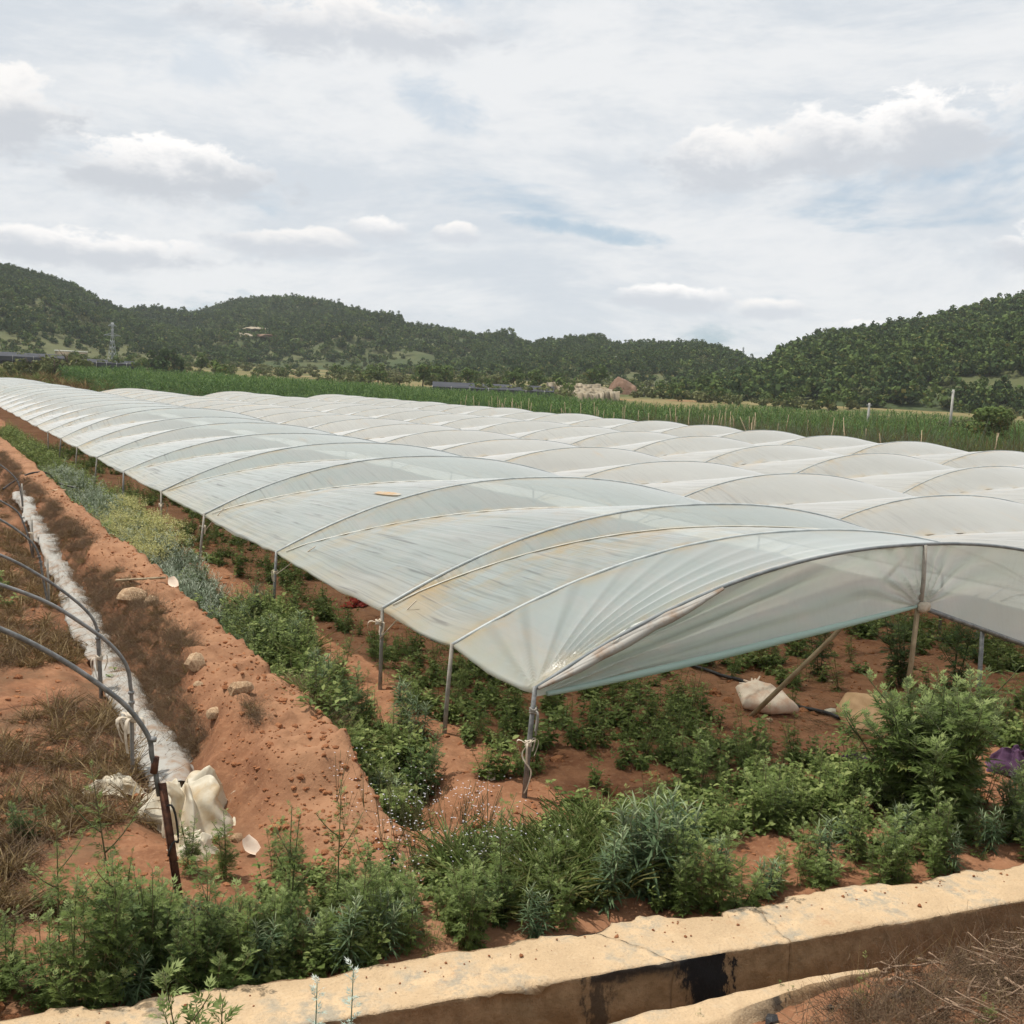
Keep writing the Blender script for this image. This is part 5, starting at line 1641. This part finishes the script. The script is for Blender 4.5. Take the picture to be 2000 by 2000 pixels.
for (x, y, s) in [(4.35, 3.85, .55), (4.05, 4.1, .4), (4.75, 3.45, .6), (6.1, 3.95, .5), (3.45, 4.12, .35)]:
    plant(weedf_kinds[rng.integers(0, 3)], 'leafy_weed', x, y, s, 'thin spindly weed on the near bank among twigs', 'weed', 'spindly weeds on the near bank')

# ------------------------------------------------------------------ the tall green crop and its stakes
corn_kinds = []
for h_ in (1.75, 1.9, 2.05):
    s_, f_ = leafy_plant(blade(1.0, .075, .55, 3), 1, h_, .10, 22, .62, M_corn, r_stem=.014, size_top=.6, jitter=.3, bare=.05)
    corn_kinds.append(joined((s_, f_), 'crop'))
front = np.array([(-4, 150), (10, 118), (16.5, 105), (46, 91), (48, 60), (49.5, 20), (52, -10)])


def in_crop(x, y):
    # boundary: to the far side of the front line
    side = np.full(x.shape, False)
    xf = np.interp(y, [-10, 20, 60, 91, 105, 118, 150], [52, 49.5, 48, 46, 16.5, 10, -4])
    d = x - xf
    return (d > 0) & (x * .48 + y * .877 < 155 + .25 * x) & (x < xf + 62) & (y < 158) & ~((y > 105) & (x < 14.5))


xs, ys = np.meshgrid(np.arange(8, 118, 1.25), np.arange(-5, 150, .46), indexing='ij')
xs, ys = xs.ravel() + rng.normal(0, .10, xs.size), ys.ravel() + rng.normal(0, .12, xs.size)
k = in_crop(xs, ys) & ((xs * .877 - ys * .48) / (xs * .48 + ys * .877) < .52)
xs, ys = xs[k], ys[k]
pts = np.column_stack([xs, ys, hgt(xs, ys, False) - .03])
dd = xs * .48 + ys * .877
scatter('tall_crop', pts, corn_kinds, 'dense tall green crop field stretching behind the plastic tunnels', 'crop', sc=rng.uniform(.82, 1.08, len(pts)) * (.46 + .46 * ss(45, 88, ys)) * (1 + .22 * fbm(xs * .12, ys * .12, 3, 88)), tilt=.07)
print('crop', len(pts))
dt = [twig_tangle(30, 1.7, M_brown, 1.2, .014), twig_tangle(60, 1.7, M_narrow, 1.2, .014), twig_tangle(50, 1.6, M_weed, 1.2, .014)]
pts = region(1500, 42.5, 49, 4, 62, lambda x, y: x < np.interp(y, [-10, 20, 60, 91], [52, 49.5, 48, 46]))
scatter('dead_vines', pts, dt, 'collapsed dry vines between the stakes along the crop edge', 'dead vines', sc=rng.uniform(.6, 1.15, len(pts)))
pts = region(2600, 39.5, 51, 4, 92)
scatter('weeds', pts, weedJ + weedfJ, 'green weeds between farthest tunnel and tall crop', 'weeds', sc=rng.uniform(1.6, 3.2, len(pts)))
stake_me = [MB().tube([(0, 0, -.2), (.02, .01, .9), (0, .03, h_)], [.026, .024, .018], 6).mesh('bamboo_stake', M_bamboo, True) for h_ in (1.8, 2.05, 2.3)]
for k in range(96):
    y = rng.uniform(10, 90)
    x = rng.choice([41.5, 43.5, 45.5]) + rng.normal(0, .5)
    lean = rng.normal(0, .10) if rng.uniform() < .8 else rng.normal(0, .6)
    obj('bamboo_stake', stake_me[k % 3], None, (x, y, gz(x, y)), rot=(rng.normal(0, .08), lean, rng.uniform(0, 6)), label='thin pale bamboo stake between farthest tunnel and green crop', cat='stake', group='bamboo stakes along the crop edge')

# ------------------------------------------------------------------ middle distance
def far_pt(azd, r):
    x, y = pol(azd, r)
    x, y = float(x), float(y)
    return x, y, float(hgt(np.array([x]), np.array([y]), False)[0])


pts_ = []
for k in range(2600):
    a, r = rng.uniform(1, 60), rng.uniform(165, 400)
    x, y = pol(a, r)
    if fbm(np.array([x / 22]), np.array([y / 22]), 3, 29)[0] > .22 - .25 * (r > 300) - .2 * (a > 37) * (r > 190):
        pts_.append((x, y, hgt(x, y, False)))
pts_ = np.array([(float(a), float(b), float(c)) for a, b, c in pts_])
vi = np.where(rng.uniform(0, 1, len(pts_)) < .25, rng.integers(3, 5, len(pts_)), rng.integers(5, 7, len(pts_)))
scatter('scrub', pts_, tree_kinds, 'bushes and scrub dotted over the fields below the hills', 'scrub', sc=rng.uniform(1.6, 3.6, len(pts_)), vi=vi)
# rough grass just past the far ends of the tunnels
rough_k = [grass_tuft(40, 1.0, M_brown, (.7, 1.45), .03), grass_tuft(40, .9, M_grass, (.7, 1.45), .03), grass_tuft(36, .9, M_grass, (.8, 1.45), .02)]
pts = region(3600, -25, 46, 92, 185, lambda x, y: (y > 125) & (x < 15) | (x > 12.9) & (x < 17.5) & (y > 103.5) & (y < 126))
scatter('rough_grass', pts, rough_k, 'tall rough grass beyond the far ends of the tunnels', 'grass', sc=rng.uniform(.8, 1.9, len(pts)))


def lone_tree(azd, r, s, kind, seed, label, squash=1.0, name='tree'):
    x, y, z = far_pt(azd, r)
    root = empty(name, (x, y, z - .1), rng.uniform(0, 6), label=label, cat='tree')
    root.scale = (s, s, s * squash)
    obj('trunk', trunk_mesh(seed), root)
    obj('crown', crown_mesh(kind, seed, 1600 if r < 130 else 620), root)
    return root


lone_tree(51.8, 100, 4.4, 'broad', 101, 'round dark bush-like tree at the right edge of the crop field', .8)
lone_tree(50.6, 118, 3.2, 'scrub', 102, 'pale green bush left of the round dark tree')
lone_tree(10.4, 240, 5.0, 'pine', 103, 'dark conifer left of the pair above the green crop')
lone_tree(11.0, 235, 5.6, 'pine', 104, 'tallest dark conifer of the pair above the green crop')
lone_tree(11.4, 238, 5.2, 'pine', 105, 'dark conifer on the far side of the tallest conifer')
lone_tree(12.7, 260, 4.6, 'broad', 106, 'lone rounded tree on the pale terrace')
lone_tree(9.9, 228, 3.4, 'broad', 107, 'low dark tree beside the power pylon')
for k, (a, r, s) in enumerate([(5.6, 150, 4.6), (6.5, 146, 5.2), (4.9, 152, 4.0), (6.0, 144, 4.2), (7.0, 150, 4.0)]):
    x, y, z = far_pt(a, r)
    lone_tree(a, r, s, 'scrub', 110 + k, ['olive bush second from the left past the tunnel ends', 'tallest olive bush past the tunnel ends', 'olive bush leftmost past the tunnel ends', 'low olive bush in front of the tallest one', 'olive bush rightmost past the tunnel ends'][k], 1.0, 'bush')
for k, (a, r, s) in enumerate([(21.5, 215, 5), (22.6, 220, 4.4), (23.8, 214, 5.0), (24.9, 218, 5.4), (26.1, 212, 4.8), (27.2, 222, 5.2), (28.5, 214, 5.4), (29.6, 218, 4.8), (30.6, 210, 4.6), (31.8, 220, 6), (32.7, 226, 6.4)]):
    lone_tree(a, r, s, ['broad', 'scrub', 'broad', 'broad'][k % 4], 130 + k, 'green tree in the row behind the tall crop, before the middle hill', .9)['group'] = 'tree row behind the crop'


def pylon(azd, r, h, label, arms=True):
    x, y, z = far_pt(azd, r)
    return pylon_at(x, y, z, h, label, arms)


def pylon_at(x, y, z, h, label, arms=True):
    root = empty('power_pylon', (x, y, z), .5, label=label, cat='pylon')
    w0, w1, rr_ = h * .085, h * .018, h * (.0042 if arms else .026)
    wid = lambda t: w0 + (w1 - w0) * min(1, t / .72)
    body = MB()
    lv = np.linspace(0, 1, 9)
    for sx_ in (-1, 1):
        for sy_ in (-1, 1):
            body.tube([(sx_ * wid(t), sy_ * wid(t), h * t) for t in lv], rr_, 4)
    for a_, b_ in zip(lv[:-1], lv[1:]):
        for (p, q) in (((-1, -1), (1, -1)), ((1, -1), (1, 1)), ((1, 1), (-1, 1)), ((-1, 1), (-1, -1))):
            body.tube([(p[0] * wid(a_), p[1] * wid(a_), h * a_), (q[0] * wid(b_), q[1] * wid(b_), h * b_)], rr_ * .6, 3)
            body.tube([(q[0] * wid(a_), q[1] * wid(a_), h * a_), (p[0] * wid(b_), p[1] * wid(b_), h * b_)], rr_ * .6, 3)
    obj('lattice_body', body.mesh('lattice_body', M_pylon), root)
    for zt, ln in ((.72, .22), (.93, .11)):
        for s_ in (-1, 1):
            m_ = MB()
            m_.tube([(0, w1, h * zt), (s_ * h * ln, 0, h * (zt - .005))], rr_, 4)
            m_.tube([(0, -w1, h * zt), (s_ * h * ln, 0, h * (zt - .005))], rr_, 4)
            m_.tube([(0, 0, h * (zt + .05)), (s_ * h * ln, 0, h * (zt - .005))], rr_ * .8, 4)
            m_.tube([(s_ * h * ln * .5, 0, h * zt), (s_ * h * ln * .5, 0, h * (zt + .022))], rr_ * .7, 3)
            obj('cross_arm', m_.mesh('cross_arm', M_pylon), root)
    return root


pylon(8.55, 262, 10.2, 'lattice power pylon standing by the dark net at the left')
hX, hY, hZ = hills['hill3'][0](np.array([24.0]), np.array([.55]))
rr0 = math.hypot(hX[0], hY[0])
pylon_at(hX[0], hY[0], hZ[0], CAMZ + rr0 * math.tan(math.radians(2.24)) - hZ[0], 'thin lattice pylon on the slope of the middle hill', False)
hX, hY, hZ = hills['hill4'][0](np.array([40.1]), np.array([1.0]))
rr0 = math.hypot(hX[0], hY[0])
pylon_at(hX[0], hY[0], hZ[0], CAMZ + rr0 * math.tan(math.radians(2.5)) - hZ[0], 'tiny pylon on the skyline in the saddle', False)
pp = None
hX, hY, hZ = hills['hill4'][0](np.array([33.70, 33.94]), np.array([.40, .40]))
pr = empty('power_pole', (hX[0], hY[0], hZ[0]), label='twin-pole power support above the brown earth mound', cat='pole')
for i in range(2):
    r_ = math.hypot(hX[i], hY[i])
    hh = CAMZ + r_ * math.tan(math.radians(1.80)) - hZ[i]
    obj('pole', MB().tube([(hX[i] - hX[0], hY[i] - hY[0], -1), (hX[i] - hX[0], hY[i] - hY[0], hh)], [.22, .16], 6).mesh('pole', M_cpole), pr)
obj('cross_bar', MB().tube([(-.6, .4, hh * .86), (hX[1] - hX[0] + .6, hY[1] - hY[0] - .4, hh * .86)], .09, 4).mesh('cross_bar', M_pylon), pr)
for a, r, h_, lab in [(50.16, 118, 2.9, 'tall pale concrete pole at the far right of the crop'), (46.36, 122, 1.6, 'short pale concrete pole in the middle of the right-hand field')]:
    x, y, z = far_pt(a, r)
    z2 = CAMZ + math.hypot(x, y) * math.tan(math.radians(.78 if a > 50 else -.04))
    pr = empty('concrete_pole', (x, y, z), label=lab, cat='pole')
    obj('shaft', MB().tube([(0, 0, -.3), (.06, 0, z2 - z)], [.15, .11], 8).mesh('shaft', M_cpole, True), pr)
    obj('cross_arm', MB().box((.05, 0, z2 - z - .22), (.75 if a < 50 else .5, .07, .07)).mesh('cross_arm', M_pylon), pr)


def shade_net(az0, az1, r0, r1, h, label):
    n_ = 14
    A_, R_ = np.meshgrid(np.linspace(az0, az1, n_), np.linspace(r0, r1, n_), indexing='ij')
    X, Y = pol(A_, R_)
    Zg = hgt(X, Y, False)
    root = empty('shade_net', (float(X.mean()), float(Y.mean()), float(Zg.mean())), label=label, cat='shade net')
    off = np.array([X.mean(), Y.mean(), Zg.mean()])
    Zt = Zg + h + .25 * np.sin(np.arange(n_) * 2.1)[None, :] * .4
    obj('net_roof', mesh('net_roof', np.stack([X, Y, Zt], -1).reshape(-1, 3) - off, gridfaces(n_, n_), M_net), root)
    v = np.concatenate([np.stack([X[:, 0], Y[:, 0], Zt[:, 0]], -1), np.stack([X[:, 0], Y[:, 0], Zt[:, 0] - h * .55], -1)]) - off
    obj('net_skirt', mesh('net_skirt', v, np.array([(i, i + 1, i + n_ + 1, i + n_) for i in range(n_ - 1)]), M_net), root)
    for i in range(0, n_, 2):
        obj('post', MB().tube([np.array([X[i, 0], Y[i, 0], Zg[i, 0] - .2]) - off, np.array([X[i, 0], Y[i, 0], Zt[i, 0] + .15]) - off], .05, 5).mesh('post', M_cpole), root)
    return root


shade_net(.5, 6.4, 262, 345, 1.7, 'dark grey shade net at the left edge below the hill')
shade_net(6.9, 9.9, 235, 285, 1.6, 'dark grey shade net behind the power pylon')
shade_net(24.3, 30.6, 165, 200, 1.5, 'dark shade net strip above the tall crop in the middle')
x, y, z = far_pt(6.7, 352)
fr_ = empty('farm_shed', (x, y, z), -math.radians(6.7), label='long low white-roofed shed at the foot of the left hill', cat='shed')
obj('roof', MB().box((0, 0, 2.9), (9.2, 3, .3)).mesh('roof', M_white), fr_)
obj('wall', MB().box((0, 0, 1.3), (8.8, 2.6, 2.7)).mesh('wall', M_terr), fr_)
# stepped terraces and the bare mound
for k, (a0, a1, r, zt) in enumerate([(30.2, 33.0, 205, 1.1), (30.6, 33.3, 196, .55), (31.0, 33.6, 188, .1), (31.4, 34.0, 180, -.35), (30.0, 33.2, 172, -.65)]):
    n_ = 40
    aa = np.linspace(a0, a1, n_)
    X, Y = pol(aa, r + 2 * fbm(aa * 3, aa * 0, 3, k))
    X2, Y2 = pol(aa, r + 9)
    zz = CAMZ + r * math.tan(math.radians(.30 - .12 * k)) + .25 * fbm(aa * 6, aa * 0, 3, k + 3)
    zg = np.minimum(hgt(X, Y, False), zz - .7) - .3
    v = np.concatenate([np.column_stack([X, Y, zg]), np.column_stack([X, Y, zz]), np.column_stack([X2, Y2, zz + .1]), np.column_stack([X2, Y2, zg])])
    f = np.array([(q * n_ + i, q * n_ + i + 1, (q + 1) * n_ + i + 1, (q + 1) * n_ + i) for q in range(3) for i in range(n_ - 1)])
    obj('terrace_wall', mesh('terrace_wall', v, f, M_terr), label=['topmost pale stone terrace edge left of the earth mound', 'second pale terrace edge from the top', 'third pale terrace edge from the top', 'fourth pale terrace edge from the top', 'lowest terrace edge right above the crop'][k], cat='terrace', group='stepped terraces')
x, y, z = far_pt(34.2, 235)
n_ = 40
U_, V_ = np.meshgrid(np.linspace(-1, 1, n_), np.linspace(-1, 1, n_), indexing='ij')
rd = np.hypot(U_, V_)
zm = 4.6 * np.clip(1 - rd ** 2, 0, 1) ** .8 * (1 - .35 * U_) + .9 * fbm(U_ * 3, V_ * 3, 4, 5)
c_, s_ = math.cos(math.radians(34.2)), math.sin(math.radians(34.2))
zm = zm * .8
v = np.stack([U_ * 3.7 * c_ + V_ * 5 * s_, -U_ * 3.7 * s_ + V_ * 5 * c_, zm - .6], -1).reshape(-1, 3)
obj('earth_mound', mesh('earth_mound', v, gridfaces(n_, n_), M_bare, True), None, (x, y, z), label='bare brown earth mound at the foot of the low hill', cat='mound')
x, y, z = far_pt(35.3, 228)
sg = empty('white_hut', (x, y, z), -.6, label='tiny white hut at the right foot of the earth mound', cat='hut')
obj('wall', MB().box((0, 0, .8), (1.0, 1.0, 1.9)).mesh('wall', M_white), sg)
obj('roof', MB().box((0, 0, 1.85), (1.2, 1.2, .12)).mesh('roof', M_terr), sg)
for (a, t_, s_, hn) in [(14.6, .30, 1.0, 'hill3'), (15.4, .34, 1.0, 'hill3'), (16.0, .22, .8, 'hill3'), (31.4, .35, .5, 'hill4')]:
    X, Y, Z = hills[hn][0](np.array([a]), np.array([t_]))
    obj('bare_patch', rock_mesh(int(a * 10), M_bare if t_ < .3 else M_terr, 3, .25, .35), None, (X[0], Y[0], Z[0] + 2.2), -math.radians(a), label={14.6: 'pale scar of bare earth on the middle hillside, left piece', 15.4: 'pale scar of bare earth on the middle hillside, upper piece', 16.0: 'small reddish bare patch below the pale scar', 31.4: 'small white rock face on the low hill'}[a], cat='bare patch', sc=(6.5 * s_, 4 * s_, 3.6 * s_))

# ------------------------------------------------------------------ air
hz = MB().box((480, 950, 35.5), (2500, 2250, 76)).mesh('haze', None)
M_haze = bpy.data.materials.new('haze')
M_haze.use_nodes = True
M_haze.node_tree.nodes.clear()
hv = M_haze.node_tree.nodes.new('ShaderNodeVolumePrincipled')
hv.inputs['Color'].default_value = (0.82, 0.88, 0.95, 1)
hv.inputs['Density'].default_value = 0.00017
ho = M_haze.node_tree.nodes.new('ShaderNodeOutputMaterial')
M_haze.node_tree.links.new(hv.outputs[0], ho.inputs['Volume'])
hz.materials.append(M_haze)
obj('haze', hz, kind='stuff', label='thin pale summer haze over the valley', cat='haze')
